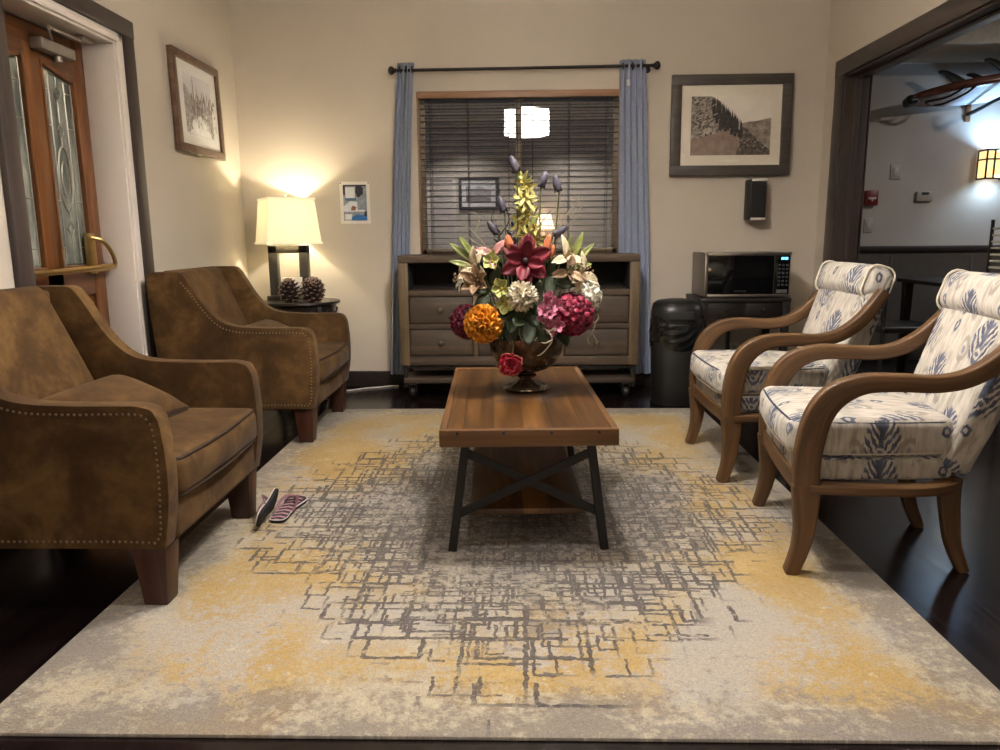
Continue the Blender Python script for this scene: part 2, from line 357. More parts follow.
class MB:
    def __init__(s):
        s.bm = bmesh.new(); s.uv = s.bm.loops.layers.uv.new('UVMap')
    def _join(s, t, M=None, mi=0):
        if M is not None: bmesh.ops.transform(t, matrix=M, verts=t.verts)
        for f in t.faces: f.material_index = mi
        me = bpy.data.meshes.new('tmp'); t.to_mesh(me); t.free(); s.bm.from_mesh(me); bpy.data.meshes.remove(me); return s
    def box(s, a, b, bev=.004, M=None, seg=2, mi=0):
        t = bmesh.new(); t.loops.layers.uv.new('UVMap'); bmesh.ops.create_cube(t, size=1)
        sx, sy, sz = (b[i] - a[i] for i in range(3))
        bmesh.ops.transform(t, matrix=Matrix.Translation([(a[i] + b[i]) / 2 for i in range(3)]) @ Matrix.Diagonal((sx, sy, sz, 1)), verts=t.verts)
        if bev: bmesh.ops.bevel(t, geom=t.edges[:], offset=min(bev, .45 * min(abs(sx), abs(sy), abs(sz))), segments=seg, affect='EDGES', profile=.5)
        return s._join(t, M, mi)
    def frustum(s, a, b, bot, top, z0, z1, bev=.003, M=None, mi=0):
        """tapered square post: half sizes bot/top (x,y), centres a (bottom) b (top)"""
        t = bmesh.new(); t.loops.layers.uv.new('UVMap'); vs = []
        for c, h, z in ((a, bot, z0), (b, top, z1)):
            vs.append([t.verts.new((c[0] + sx * h[0], c[1] + sy * h[1], z)) for sx, sy in ((-1, -1), (1, -1), (1, 1), (-1, 1))])
        t.faces.new(vs[0][::-1]); t.faces.new(vs[1])
        for i in range(4): t.faces.new((vs[0][i], vs[0][(i + 1) % 4], vs[1][(i + 1) % 4], vs[1][i]))
        if bev: bmesh.ops.bevel(t, geom=t.edges[:], offset=bev, segments=2, affect='EDGES', profile=.5)
        return s._join(t, M, mi)
    def prism(s, poly, d0, d1, axis='y', bev=.0, seg=3, ang=.6, M=None, mi=0):
        """poly: 2-D points; axis y -> (x,z), x -> (y,z), z -> (x,y)"""
        t = bmesh.new(); t.loops.layers.uv.new('UVMap')
        def P(p, d): return (p[0], d, p[1]) if axis == 'y' else ((d, p[0], p[1]) if axis == 'x' else (p[0], p[1], d))
        A = [t.verts.new(P(p, d0)) for p in poly]; B = [t.verts.new(P(p, d1)) for p in poly]
        t.faces.new(A); t.faces.new(B[::-1])
        for i in range(len(poly)):
            j = (i + 1) % len(poly); t.faces.new((A[j], A[i], B[i], B[j]))
        bmesh.ops.recalc_face_normals(t, faces=t.faces[:])
        if bev:
            es = [e for e in t.edges if len(e.link_faces) == 2 and e.calc_face_angle(0) > ang]
            bmesh.ops.bevel(t, geom=es, offset=bev, segments=seg, affect='EDGES', profile=.5, clamp_overlap=True)
        return s._join(t, M, mi)
    def lathe(s, prof, n=32, M=None, mi=0, cap=True):
        t = bmesh.new(); t.loops.layers.uv.new('UVMap'); rings = []
        for r, z in prof: rings.append([t.verts.new((max(r, 1e-4) * cos(2 * pi * k / n), max(r, 1e-4) * sin(2 * pi * k / n), z)) for k in range(n)])
        for a, b in zip(rings, rings[1:]):
            for k in range(n): t.faces.new((a[k], a[(k + 1) % n], b[(k + 1) % n], b[k]))
        if cap: t.faces.new(rings[0][::-1]); t.faces.new(rings[-1])
        bmesh.ops.recalc_face_normals(t, faces=t.faces[:])
        return s._join(t, M, mi)
    def cyl(s, p0, p1, r, n=16, mi=0, r2=None): return s.tube([p0, p1], [r, r2 if r2 is not None else r], n, mi=mi)
    def tube(s, pts, rad, n=8, closed=False, mi=0, M=None):
        pts = [Vector(p) for p in pts]; N = len(pts); rad = rad if isinstance(rad, (list, tuple)) else [rad] * N
        t = bmesh.new(); t.loops.layers.uv.new('UVMap'); rings = []; nrm = None
        for i, p in enumerate(pts):
            if closed: tg = pts[(i + 1) % N] - pts[i - 1]
            else: tg = pts[min(N - 1, i + 1)] - pts[max(0, i - 1)]
            if tg.length < 1e-9: tg = Vector((0, 0, 1))
            tg.normalize()
            if nrm is None: nrm = tg.orthogonal()
            nrm = (nrm - tg * nrm.dot(tg)); nrm = nrm.normalized() if nrm.length > 1e-6 else tg.orthogonal().normalized()
            bn = tg.cross(nrm)
            rings.append([t.verts.new(p + (nrm * cos(2 * pi * k / n) + bn * sin(2 * pi * k / n)) * rad[i]) for k in range(n)])
        for i in range(N if closed else N - 1):
            a, b = rings[i], rings[(i + 1) % N]
            for k in range(n): t.faces.new((a[k], a[(k + 1) % n], b[(k + 1) % n], b[k]))
        if not closed: t.faces.new(rings[0][::-1]); t.faces.new(rings[-1])
        return s._join(t, M, mi)
    def sweep(s, pts, wid, thk, side=(0, 1, 0), rnd=.3, mi=0, M=None):
        """rounded rectangular bar along pts; wid across 'side', thk in the bending plane; uv u = length"""
        pts = [Vector(p) for p in pts]; N = len(pts)
        wid = wid if isinstance(wid, (list, tuple)) else [wid] * N; thk = thk if isinstance(thk, (list, tuple)) else [thk] * N
        t = bmesh.new(); uvl = t.loops.layers.uv.new('UVMap'); rings = []; us = []; acc = random.random() * 3
        for i, p in enumerate(pts):
            tg = (pts[min(N - 1, i + 1)] - pts[max(0, i - 1)]).normalized(); sd = Vector(side); sd = (sd - tg * sd.dot(tg)).normalized(); nm = tg.cross(sd)
            hw, ht = wid[i] / 2, thk[i] / 2; r = rnd * min(hw, ht); ring = []
            for cx, cy, a0 in ((hw - r, ht - r, 0), (-hw + r, ht - r, pi / 2), (-hw + r, -ht + r, pi), (hw - r, -ht + r, 1.5 * pi)):
                for k in range(4):
                    a = a0 + k / 3 * pi / 2; ring.append(t.verts.new(p + sd * (cx + r * cos(a)) + nm * (cy + r * sin(a))))
            rings.append(ring); us.append(acc)
            if i < N - 1: acc += (pts[i + 1] - p).length
        K = len(rings[0]); per = [0]
        for k in range(K): per.append(per[-1] + (rings[0][(k + 1) % K].co - rings[0][k].co).length)
        for i in range(N - 1):
            for k in range(K):
                f = t.faces.new((rings[i][k], rings[i][(k + 1) % K], rings[i + 1][(k + 1) % K], rings[i + 1][k]))
                for lp, (u, v) in zip(f.loops, ((us[i], per[k]), (us[i], per[k + 1]), (us[i + 1], per[k + 1]), (us[i + 1], per[k]))): lp[uvl].uv = (u, v)
        t.faces.new(rings[0][::-1]); t.faces.new(rings[-1])
        bmesh.ops.recalc_face_normals(t, faces=t.faces[:])
        return s._join(t, M, mi)
    def rbox(s, size, r=.03, n=6, puff=(0, 0, 0), M=None, mi=0, fn=None):
        """soft upholstered block: size (x,y,z), rounded edges, bulging faces, optional fn(Vector)->Vector"""
        t = bmesh.new(); t.loops.layers.uv.new('UVMap'); h = [q / 2 for q in size]; r = min(r, *h)
        def ax(H):
            k = 4; inner = H - r
            o = [inner + r * math.tan(j / k * pi / 4) for j in range(1, k + 1)]
            mid = [-inner + 2 * inner * j / n for j in range(n + 1)]
            return [-q for q in reversed(o)] + mid + o
        A = [ax(q) for q in h]; cache = {}
        def V(p):
            key = tuple(round(c, 6) for c in p)
            if key in cache: return cache[key]
            q = [max(-(H - r), min(H - r, c)) for c, H in zip(p, h)]; d = Vector([c - e for c, e in zip(p, q)])
            if d.length > 1e-9: d = d.normalized() * r
            w = Vector(q) + d; f = [w[i] / h[i] for i in range(3)]
            for i in range(3):
                o = [j for j in range(3) if j != i]
                w[i] += f[i] * puff[i] * max(0, 1 - f[o[0]] ** 2) * max(0, 1 - f[o[1]] ** 2)
            if fn: w = Vector(fn(w))
            cache[key] = t.verts.new(w); return cache[key]
        for i in range(3):
            o = [j for j in range(3) if j != i]
            for sg in (-1, 1):
                for a in range(len(A[o[0]]) - 1):
                    for b in range(len(A[o[1]]) - 1):
                        qs = []
                        for da, db in ((0, 0), (1, 0), (1, 1), (0, 1)):
                            p = [0, 0, 0]; p[i] = sg * h[i]; p[o[0]] = A[o[0]][a + da]; p[o[1]] = A[o[1]][b + db]; qs.append(V(p))
                        if len(set(qs)) == 4:
                            try: t.faces.new(qs)
                            except ValueError: pass
        bmesh.ops.recalc_face_normals(t, faces=t.faces[:])
        return s._join(t, M, mi)
    def ball(s, c, r, u=12, v=8, M=None, mi=0, sc=(1, 1, 1)):
        t = bmesh.new(); t.loops.layers.uv.new('UVMap'); bmesh.ops.create_uvsphere(t, u_segments=u, v_segments=v, radius=1)
        MM = Matrix.Translation(c) @ Matrix.Diagonal((r * sc[0], r * sc[1], r * sc[2], 1))
        return s._join(t, (M @ MM) if M is not None else MM, mi)
    def petal(s, L, W, M, cup=.3, curl=.3, nl=6, nw=4, tip=1.0, base=.25, mi=0, ruff=0.0):
        """leaf/petal along local +X from the origin, facing +Z, with thickness; tip: pointedness"""
        t = bmesh.new(); t.loops.layers.uv.new('UVMap'); layers = []
        th = .0012
        for off in (0, -th):
            g = []
            for i in range(nl + 1):
                u = i / nl; w = W * max(.06, base * (1 - u) + (1 - base * .3) * sin(pi * max(u, .001) ** tip) ** .75 * (1 - .0 * u))
                row = []
                for j in range(nw + 1):
                    v = 2 * j / nw - 1
                    z = cup * W * v * v * sin(pi * u * .9 + .1) + curl * L * u * u + ruff * W * sin(v * 5 + u * 4) * u
                    row.append(t.verts.new((L * u, w * v * .5, z + off)))
                g.append(row)
            layers.append(g)
        a, b = layers
        for i in range(nl):
            for j in range(nw):
                t.faces.new((a[i][j], a[i + 1][j], a[i + 1][j + 1], a[i][j + 1])); t.faces.new((b[i][j], b[i][j + 1], b[i + 1][j + 1], b[i + 1][j]))
        for i in range(nl):
            t.faces.new((a[i][0], b[i][0], b[i + 1][0], a[i + 1][0])); t.faces.new((a[i][nw], a[i + 1][nw], b[i + 1][nw], b[i][nw]))
        for j in range(nw):
            t.faces.new((a[nl][j], b[nl][j], b[nl][j + 1], a[nl][j + 1])); t.faces.new((a[0][j], a[0][j + 1], b[0][j + 1], b[0][j]))
        return s._join(t, M, mi)
    def boxuv(s, rot=None, off=(0, 0)):
        """box-projected uv in metres; rot: matrix into the frame where the block is upright"""
        R = rot.to_3x3().inverted() if rot is not None else Matrix.Identity(3)
        s.bm.normal_update()
        for f in s.bm.faces:
            n = R @ f.normal; a = max(range(3), key=lambda i: abs(n[i]))
            for lp in f.loops:
                c = R @ lp.vert.co
                uv = (c.y, c.z) if a == 0 else ((c.x, c.z) if a == 1 else (c.y, c.x))
                lp[s.uv].uv = (uv[0] + off[0], uv[1] + off[1])
        return s
    def build(s, name, mats, parent=None, ang=40, smooth=True):
        me = bpy.data.meshes.new(name); s.bm.to_mesh(me); s.bm.free()
        for m in (mats if isinstance(mats, (list, tuple)) else [mats]): me.materials.append(m)
        if smooth:
            me.shade_smooth(); me.set_sharp_from_angle(angle=radians(ang))
        o = bpy.data.objects.new(name, me); COL.objects.link(o)
        if parent is not None: o.parent = parent
        return o

def thing(name, label, cat, loc=(0, 0, 0), rz=0.0, group=None):
    o = bpy.data.objects.new(name, None); COL.objects.link(o); o.empty_display_size = .1
    o.location = loc; o.rotation_euler = (0, 0, rz); return tag(o, label, cat, group)
def tag(o, label, cat, group=None):
    o['label'] = label; o['category'] = cat
    if group: o['group'] = group
    return o
def struct(o): o['kind'] = 'structure'; return o
def dup(o, parent=None):
    c = o.copy(); COL.objects.link(c)
    if parent is not None: c.parent = parent
    for ch in list(o.children): dup(ch, c)
    return c
def text_mesh(txt, size, depth=.0006):
    cu = bpy.data.curves.new('txt', 'FONT'); cu.body = txt; cu.size = size; cu.extrude = depth; cu.align_x = 'CENTER'; cu.align_y = 'CENTER'
    o = bpy.data.objects.new('txt', cu); COL.objects.link(o); dg = bpy.context.evaluated_depsgraph_get()
    me = bpy.data.meshes.new_from_object(o.evaluated_get(dg)); bpy.data.objects.remove(o); return me

# ------------------------------------------------------------------ the setting
XL, XR, YB, YR, ZC = -1.987, 2.118, 5.50, -2.30, 3.00
b = MB(); b.box((-2.6, YR - .1, -.10), (6.6, 6.8, 0), 0); struct(b.build('floor', FLOOR))
b = MB(); b.box((XL - .2, YR, ZC), (XR + .14, YB + .16, ZC + .1), 0); struct(b.build('ceiling', CEIL))
WX0, WX1, WZ0, WZ1 = -.715, .722, .965, 2.095
b = MB()
for a, c in (((XL - .2, YB, 0), (WX0, YB + .16, ZC)), ((WX1, YB, 0), (XR, YB + .16, ZC)), ((WX0, YB, 0), (WX1, YB + .16, WZ0)), ((WX0, YB, WZ1), (WX1, YB + .16, ZC))): b.box(a, c, 0)
struct(b.build('wall_back', WALL))
DY0, DY1, DZ = 3.02, 3.877, 2.055
b = MB()
for a, c in (((XL - .2, YR, 0), (XL, DY0, ZC)), ((XL - .2, DY1, 0), (XL, YB, ZC)), ((XL - .2, DY0, DZ), (XL, DY1, ZC))): b.box(a, c, 0)
struct(b.build('wall_left', WALL))
OY0, OY1, OZ, WT = .9, 5.166, 2.107, .14
b = MB()
for a, c in (((XR, YR, 0), (XR + WT, OY0, ZC)), ((XR, OY1, 0), (XR + WT, 6.6, ZC)), ((XR, OY0, OZ), (XR + WT, OY1, ZC))): b.box(a, c, 0)
struct(b.build('wall_right', WALL))
b = MB(); b.box((XL - .2, YR - .12, 0), (6.6, YR, ZC), 0); struct(b.build('wall_rear', WALL))
b = MB(); b.box((XR + WT, 6.6, .985), (6.6, 6.72, 2.9), 0); struct(b.build('wall_dining', GREYWALL))
b = MB(); b.box((XR + WT, 6.59, 0), (6.6, 6.72, .945), 0)
for k in range(6): b.box((2.5 + k * .68, 6.582, .2), (2.52 + k * .68, 6.592, .9), .002)
struct(b.build('wall_dining_wainscot', WAINSCOT))
b = MB(); b.box((XR + WT, 6.565, .94), (6.6, 6.6, .988), .006); struct(b.build('trim_chair_rail', TRIMX))
b = MB(); b.box((6.5, YR, 0), (6.6, 6.6, 2.9), 0); struct(b.build('wall_dining_side', GREYWALL))
b = MB(); b.box((XR + WT, YR, 2.70), (6.6, 6.72, 2.8), 0); struct(b.build('ceiling_dining', CEIL))
b = MB(); b.box((XR + WT, 5.95, 2.462), (6.5, 6.6, 2.70), .004); struct(b.build('ceiling_dining_soffit', CEIL))
# baseboards
b = MB(); b.box((XL, YB - .016, 0), (XR, YB, .116), .005); struct(b.build('baseboard_back', TRIMX))
b = MB(); b.box((XL, DY1 + .155, 0), (XL + .016, YB - .016, .116), .005); b.box((XL, YR, 0), (XL + .016, DY0 - .1, .116), .005); struct(b.build('baseboard_left', TRIMY))
b = MB(); b.box((XR - .016, OY1 + .128, 0), (XR, YB - .016, .116), .005); b.box((XR - .016, YR, 0), (XR, OY0 - .157, .116), .005); struct(b.build('baseboard_right', TRIMY))
# cased opening on the right: casing boards, liner and stop
b = MB()
for yA, yB_ in ((OY1 - .004, OY1 + .128), (OY0 - .157, OY0 + .004)): b.box((XR - .024, yA, 0), (XR, yB_, OZ + .1), .004)
for yA, yB_ in ((OY1 - .02, OY1 + .004), (OY0 - .004, OY0 + .02)):
    b.box((XR - .012, yA, 0), (XR + WT + .012, yB_, OZ), .003)
b.box((XR + .05, OY1 - .034, 0), (XR + .085, OY1 - .02, OZ - .02), .003)
b.box((XR + WT, OY1 - .02, 0), (XR + WT + .02, OY1 + .1, OZ + .1), .003)
struct(b.build('trim_opening_posts', TRIM))
b = MB(); b.box((XR - .026, OY0 - .16, OZ - .004), (XR, OY1 + .130, OZ + .102), .004)
b.box((XR - .012, OY0, OZ - .02), (XR + WT + .012, OY1, OZ + .004), .003); b.box((XR + .05, OY0 + .02, OZ - .034), (XR + .085, OY1 - .034, OZ - .02), .003)
struct(b.build('trim_opening_head', TRIMY))
# door casing, white liner
b = MB(); b.box((XL, DY1 + .064, 0), (XL + .028, DY1 + .155, 2.10), .004); b.box((XL, DY0 - .095, 0), (XL + .028, DY0, 2.10), .004)
struct(b.build('trim_door_posts', TRIM))
b = MB(); b.box((XL, DY0 - .095, 2.098), (XL + .03, DY1 + .157, 2.182), .004); struct(b.build('trim_door_head', TRIMY))
b = MB()
b.box((XL - .16, DY1 - .012, 0), (XL + .004, DY1 + .002, DZ), .002); b.box((XL, DY1, 0), (XL + .018, DY1 + .028, 2.06), .004); b.box((XL, DY1 + .026, 0), (XL + .012, DY1 + .066, 2.10), .004)
b.box((XL - .16, DY0, DZ - .012), (XL + .004, DY1, DZ + .002), .002); b.box((XL, DY0, DZ), (XL + .018, DY1 + .028, DZ + .024), .004); b.box((XL, DY0, DZ + .02), (XL + .012, DY1 + .06, 2.10), .004)
struct(b.build('trim_door_liner', WHITE))

# door: rails and stiles, two leaded glass panels, brass exit bar, closer
DX = -2.14
b = MB(); x0, x1 = DX - .044, DX
b.box((x0, DY0 + .004, .005), (x1, 3.135, DZ - .016), .003); b.box((x0, 3.765, .005), (x1, DY1 - .014, DZ - .016), .003)
b.box((x0, 3.385, .85), (x1, 3.505, 1.95), .003)
door = b.build('door_1', DOORWOOD); struct(door)
def arch(y):   # top of the glass: rises to the door's middle in an ogee
    t = min(1, abs(y - 3.445) / .32); return 1.90 - .055 * (t * t * (3 - 2 * t))
ys = [3.135 + .63 * i / 40 for i in range(41)]
b = MB(); b.prism([(3.135, DZ - .018)] + [(y, arch(y)) for y in ys] + [(3.765, DZ - .018)], x0, x1, 'x', .002)
b.box((x0, 3.135, .83), (x1, 3.765, .97), .003); b.box((x0, 3.135, .005), (x1, 3.765, .24), .003); b.build('door_rail', DOORWOODY, door)
for ya, yb in ((3.135, 3.765),):
    b = MB(); b.box((x0 + .012, ya, .235), (x1 - .014, yb, .835), .002); b.box((x0 + .006, ya + .05, .29), (x1 - .004, yb - .05, .78), .012); b.build('lower_panel', DOORWOOD, door)
for ya, yb in ((3.135, 3.385), (3.505, 3.765)):
    yy = [ya + (yb - ya) * i / 16 for i in range(17)]
    b = MB(); b.prism([(ya, .96)] + [(yb, .96)] + [(y, arch(y) + .005) for y in reversed(yy)], x0 + .016, x1 - .018, 'x'); gl = b.build('glass_panel', LEADED, door)
    b = MB(); xc = x1 - .016; ym = (ya + yb) / 2
    ins = .018
    out = [(xc, ya + ins, .985), (xc, ya + ins, arch(ya + ins) - ins)] + [(xc, y, arch(y) - ins) for y in yy[2:-2]] + [(xc, yb - ins, arch(yb - ins) - ins), (xc, yb - ins, .985)]
    b.tube(out, .0045, 6, closed=True)
    for yk in (ya + .07, yb - .07):
        b.tube([(xc, yk, .985), (xc, yk, arch(yk) - ins)], .003, 6)
    for z in (1.06, 1.28, 1.62, 1.78):
        b.tube([(xc, ya + ins, z), (xc, ya + .07, z)], .003, 6); b.tube([(xc, yb - .07, z), (xc, yb - ins, z)], .003, 6)
    ov = [(xc, ym + .05 * sin(a), 1.38 + .15 * cos(a)) for a in [2 * pi * k / 24 for k in range(24)]]; b.tube(ov, .0045, 6, closed=True)
    ov = [(xc, ym + .028 * sin(a), 1.38 + .085 * cos(a)) for a in [2 * pi * k / 20 for k in range(20)]]; b.tube(ov, .003, 6, closed=True)
    for z in (1.60, 1.77, 1.15):
        b.tube([(xc, ym - .025, z), (xc, ym, z + .035), (xc, ym + .025, z), (xc, ym, z - .035)], .0035, 6, closed=True)
    b.tube([(xc, ym, 1.80), (xc, ym, arch(ym) - ins)], .003, 6); b.tube([(xc, ym, 1.635), (xc, ym, 1.735)], .003, 6); b.tube([(xc, ym, 1.53), (xc, ym, 1.565)], .003, 6); b.tube([(xc, ym, .985), (xc, ym, 1.115)], .003, 6); b.tube([(xc, ym, 1.185), (xc, ym, 1.23)], .003, 6)
    b.build('lead_came', CAME, gl)
    b = MB()
    for sgn in (ya + .005, yb - .005): b.box((x1 - .02, sgn - .008, .965), (x1 + .006, sgn + .008, arch(sgn)), .003)
    b.sweep([(x1 - .006, y, arch(y) - .004) for y in yy], .014, .016, (1, 0, 0)); b.box((x1 - .02, ya, .96), (x1 + .006, yb, .976), .003)
    b.build('glazing_bead', DOORWOOD, door)
bar = MB(); bar.tube([(DX + .075, 3.03, .952), (DX + .075, 3.80, .965)], .013, 12); bar.box((DX + .055, 3.03, .944), (DX + .078, 3.78, .952), .003)
br = bar.build('exit_bar', BRASS, door); br['label'] = 'brass push bar'
bk = MB(); bk.box((DX, 3.70, .93), (DX + .022, 3.77, 1.13), .006); bk.tube(cr([(DX + .012, 3.735, 1.11), (DX + .055, 3.775, 1.09), (DX + .075, 3.82, 1.02), (DX + .075, 3.83, .965), (DX + .075, 3.79, .962)], 6), .010, 10); bk.build('bar_bracket', BRASS, br)
bk = MB(); bk.box((DX, 3.05, .93), (DX + .08, 3.09, .985), .008); bk.build('bar_bracket', BRASS, br)
cl = MB(); cl.box((DX, 3.44, 1.925), (DX + .06, 3.70, 1.975), .008); cl.cyl((DX + .03, 3.60, 1.925), (DX + .03, 3.60, 1.90), .018)
c_ = cl.build('door_closer', CHROME, door); c_['label'] = 'brushed metal door closer'
ca = MB(); ca.sweep([(DX + .035, 3.56, 1.982), (DX + .12, 3.40, 2.0), (DX + .12, 3.40, 2.0)], .022, .008, (0, 0, 1)); ca.tube([(DX + .12, 3.40, 2.0), (DX + .075, 3.74, 2.022)], .007, 8)
ca.box((DX + .05, 3.70, 2.018), (DX + .10, 3.80, 2.04), .004); ca.build('closer_arm', CHROME, c_)

# window: frame and double glazing
b = MB(); FW = .045
for a, c in (((WX0, 5.57, WZ0), (WX0 + FW, 5.62, WZ1)), ((WX1 - FW, 5.57, WZ0), (WX1, 5.62, WZ1)), ((WX0, 5.57, WZ0), (WX1, 5.62, WZ0 + FW)), ((WX0, 5.57, WZ1 - FW), (WX1, 5.62, WZ1)), ((-.022, 5.572, WZ0), (.022, 5.618, WZ1))): b.box(a, c, .004)
win = b.build('window_1', plain('window_frame_paint', '9c8c78', .5)); struct(win)
for xa, xb in ((WX0 + FW - .005, -.018), (.018, WX1 - FW + .005)):
    b = MB(); b.box((xa, 5.588, WZ0 + .04), (xb, 5.592, WZ1 - .04), 0); b.box((xa, 5.604, WZ0 + .04), (xb, 5.608, WZ1 - .04), 0); b.build('pane', GLASS, win, smooth=False)
b = MB(); b.box((WX0 + .0, 5.49, WZ0 - .02), (WX1, 5.60, WZ0 + .004), .004); struct(b.build('window_1_sill', VALANCE))
b = MB(); b.box((WX0, 5.502, WZ0), (WX0 + .012, 5.57, WZ1), .002); b.box((WX1 - .012, 5.502, WZ0), (WX1, 5.57, WZ1), .002); struct(b.build('window_1_jamb', VALANCE))

# blinds
bl = thing('venetian_blind', 'dark wooden venetian blind with open slats in the back window', 'blind', (0, 5.53, 2.09))
b = MB(); b.box((WX0 + .014, -.042, -.044), (WX1 - .014, -.030, .002), .004); b.build('valance', VALANCE, bl)['label'] = 'light tan wooden valance'
b = MB(); b.box((WX0 + .02, -.028, -.04), (WX1 - .02, .026, -.002), .003); b.build('head_rail', BLINDWOOD, bl)
NS = 25; z0, z1 = -.068, 1.0 - 2.09
for half, (xa, xb) in enumerate(((WX0 + .02, .010), (.018, WX1 - .02))):
    for i in range(NS):
        b = MB(); b.box((xa, -.023, -.0012), (xb, .023, .0012), .0008, M=Matrix.Translation((0, 0, z0 + (z1 - z0) * i / (NS - 1))) @ Matrix.Rotation(radians(-1.5 + random.uniform(-1.2, 1.2)), 4, 'X')); b.build('slat', BLINDWOOD, bl)
    b = MB(); b.box((xa, -.026, z1 - .055), (xb, .026, z1 - .035), .004); b.build('bottom_rail', BLINDWOOD, bl)
b = MB()
for x in (-.63, -.36, -.07, .10, .36, .63):
    for y in (-.027, .027): b.tube([(x, y, -.03), (x, y, z1 - .04)], .0013, 5)
b.build('ladder_cord', BLINDWOOD, bl)
b = MB(); b.tube([(-.012, -.034, -.03), (-.006, -.036, -.45)], .0022, 6); b.tube([(.016, -.034, -.03), (.012, -.036, -.52)], .0018, 6); b.ball((.012, -.036, -.53), .007, sc=(1, 1, 1.8)); b.build('pull_cord', BLINDWOOD, bl)

# curtain rod and curtains
RZ, RY = 2.228, 5.435
b = MB(); b.cyl((-.838, RY, RZ - .006), (.912, RY, RZ + .004), .0105, 14); rod = b.build('curtain_rod', IRON2); tag(rod, 'thin dark metal curtain rod with round finials over the window', 'curtain rod')
for sx, x, z in ((-1, -.838, RZ - .006), (1, .912, RZ + .004)):
    b = MB(); b.lathe([(.010, 0), (.015, .003), (.015, .008), (.010, .011), (.018, .015), (.027, .026), (.029, .036), (.025, .047), (.012, .055), (.001, .057)], 18, M=axis_m((sx, 0, 0), (x, RY, z))); b.build('finial', IRON2, rod)
    b = MB(); xx = x - sx * .022; b.cyl((xx, RY, z - .016), (xx, YB - .006, z - .016), .007, 8); b.cyl((xx, YB - .008, z - .016), (xx, YB, z - .016), .022, 14); b.build('bracket', IRON2, rod)
def curtain(label, top, bot, side, ztop=2.272, zbot=.10):
    """wavy cloth panel between (xa, xb) at the top and at the bottom"""
    t = thing('curtain', label, 'curtain', ((top[0] + top[1]) / 2, RY, 0), group=None); ox = (top[0] + top[1]) / 2
    b = MB(); bm = b.bm; NU, NV = 72, 36; lay = []
    for off in (0, .003):
        g = []
        for j in range(NV + 1):
            v = j / NV; z = ztop + (zbot - ztop) * v; e = v ** .75 if side < 0 else v ** 1.1
            xa = top[0] + (bot[0] - top[0]) * e; xb = top[1] + (bot[1] - top[1]) * e
            amp = .025 * (1 - .25 * v)
            row = []
            for i in range(NU + 1):
                u = i / NU; ph = u * 4.5 * 2 * pi + .5 * sin(3 * v + side)
                x = xa + (xb - xa) * (u + .012 * sin(2 * ph)); y = amp * sin(ph) + .006 * sin(ph * .5 + 4 * v) + off
                row.append(bm.verts.new((x - ox, y, z)))
            g.append(row)
        lay.append(g)
    a, c = lay
    for j in range(NV):
        for i in range(NU):
            bm.faces.new((a[j][i], a[j + 1][i], a[j + 1][i + 1], a[j][i + 1])); bm.faces.new((c[j][i], c[j][i + 1], c[j + 1][i + 1], c[j + 1][i]))
    for j in range(NV):
        for i in (0, NU): bm.faces.new((a[j][i], c[j][i], c[j + 1][i], a[j + 1][i]))
    for i in range(NU):
        for j in (0, NV): bm.faces.new((a[j][i], a[j][i + 1], c[j][i + 1], c[j][i]))
    bmesh.ops.recalc_face_normals(bm, faces=bm.faces[:])
    cl = b.build('cloth', CURTAIN, t, 80)
    W = top[1] - top[0]
    for k in range(3):
        b = MB(); x = top[0] - ox + W * (.14 + .36 * k); b.tube([(x, .021 * cos(q) - .002, RZ + .021 * sin(q)) for q in [2 * pi * k2 / 16 for k2 in range(16)]], .0045, 8, closed=True); b.build('grommet', IRON2, t)
    return t
cL = curtain('blue grey curtain panel hanging on the left of the window', (-.825, -.712), (-.955, -.815), -1)
cR = curtain('blue grey curtain panel hanging on the right of the window', (.690, .868), (.72, .965), 1)
b = MB(); b.box((-.043, -.042, 2.095), (-.021, -.040, 2.135), .001); b.tube([(-.032, -.041, 2.135), (-.030, -.034, 2.20)], .001, 5); b.build('hang_tag', plain('paper', 'd9d8d4', .7), cR)['label'] = 'small white tag'

# ------------------------------------------------------------------ rug
RT = .0115
b = MB(); b.box((-1.202, -1.607, 0), (1.202, 1.607, .011), .005)
rug = b.build('area_rug', RUG); rug.location = (-.043, 3.092, 0)
tag(rug, 'distressed cream and ochre area rug with broken grey line pattern', 'rug')

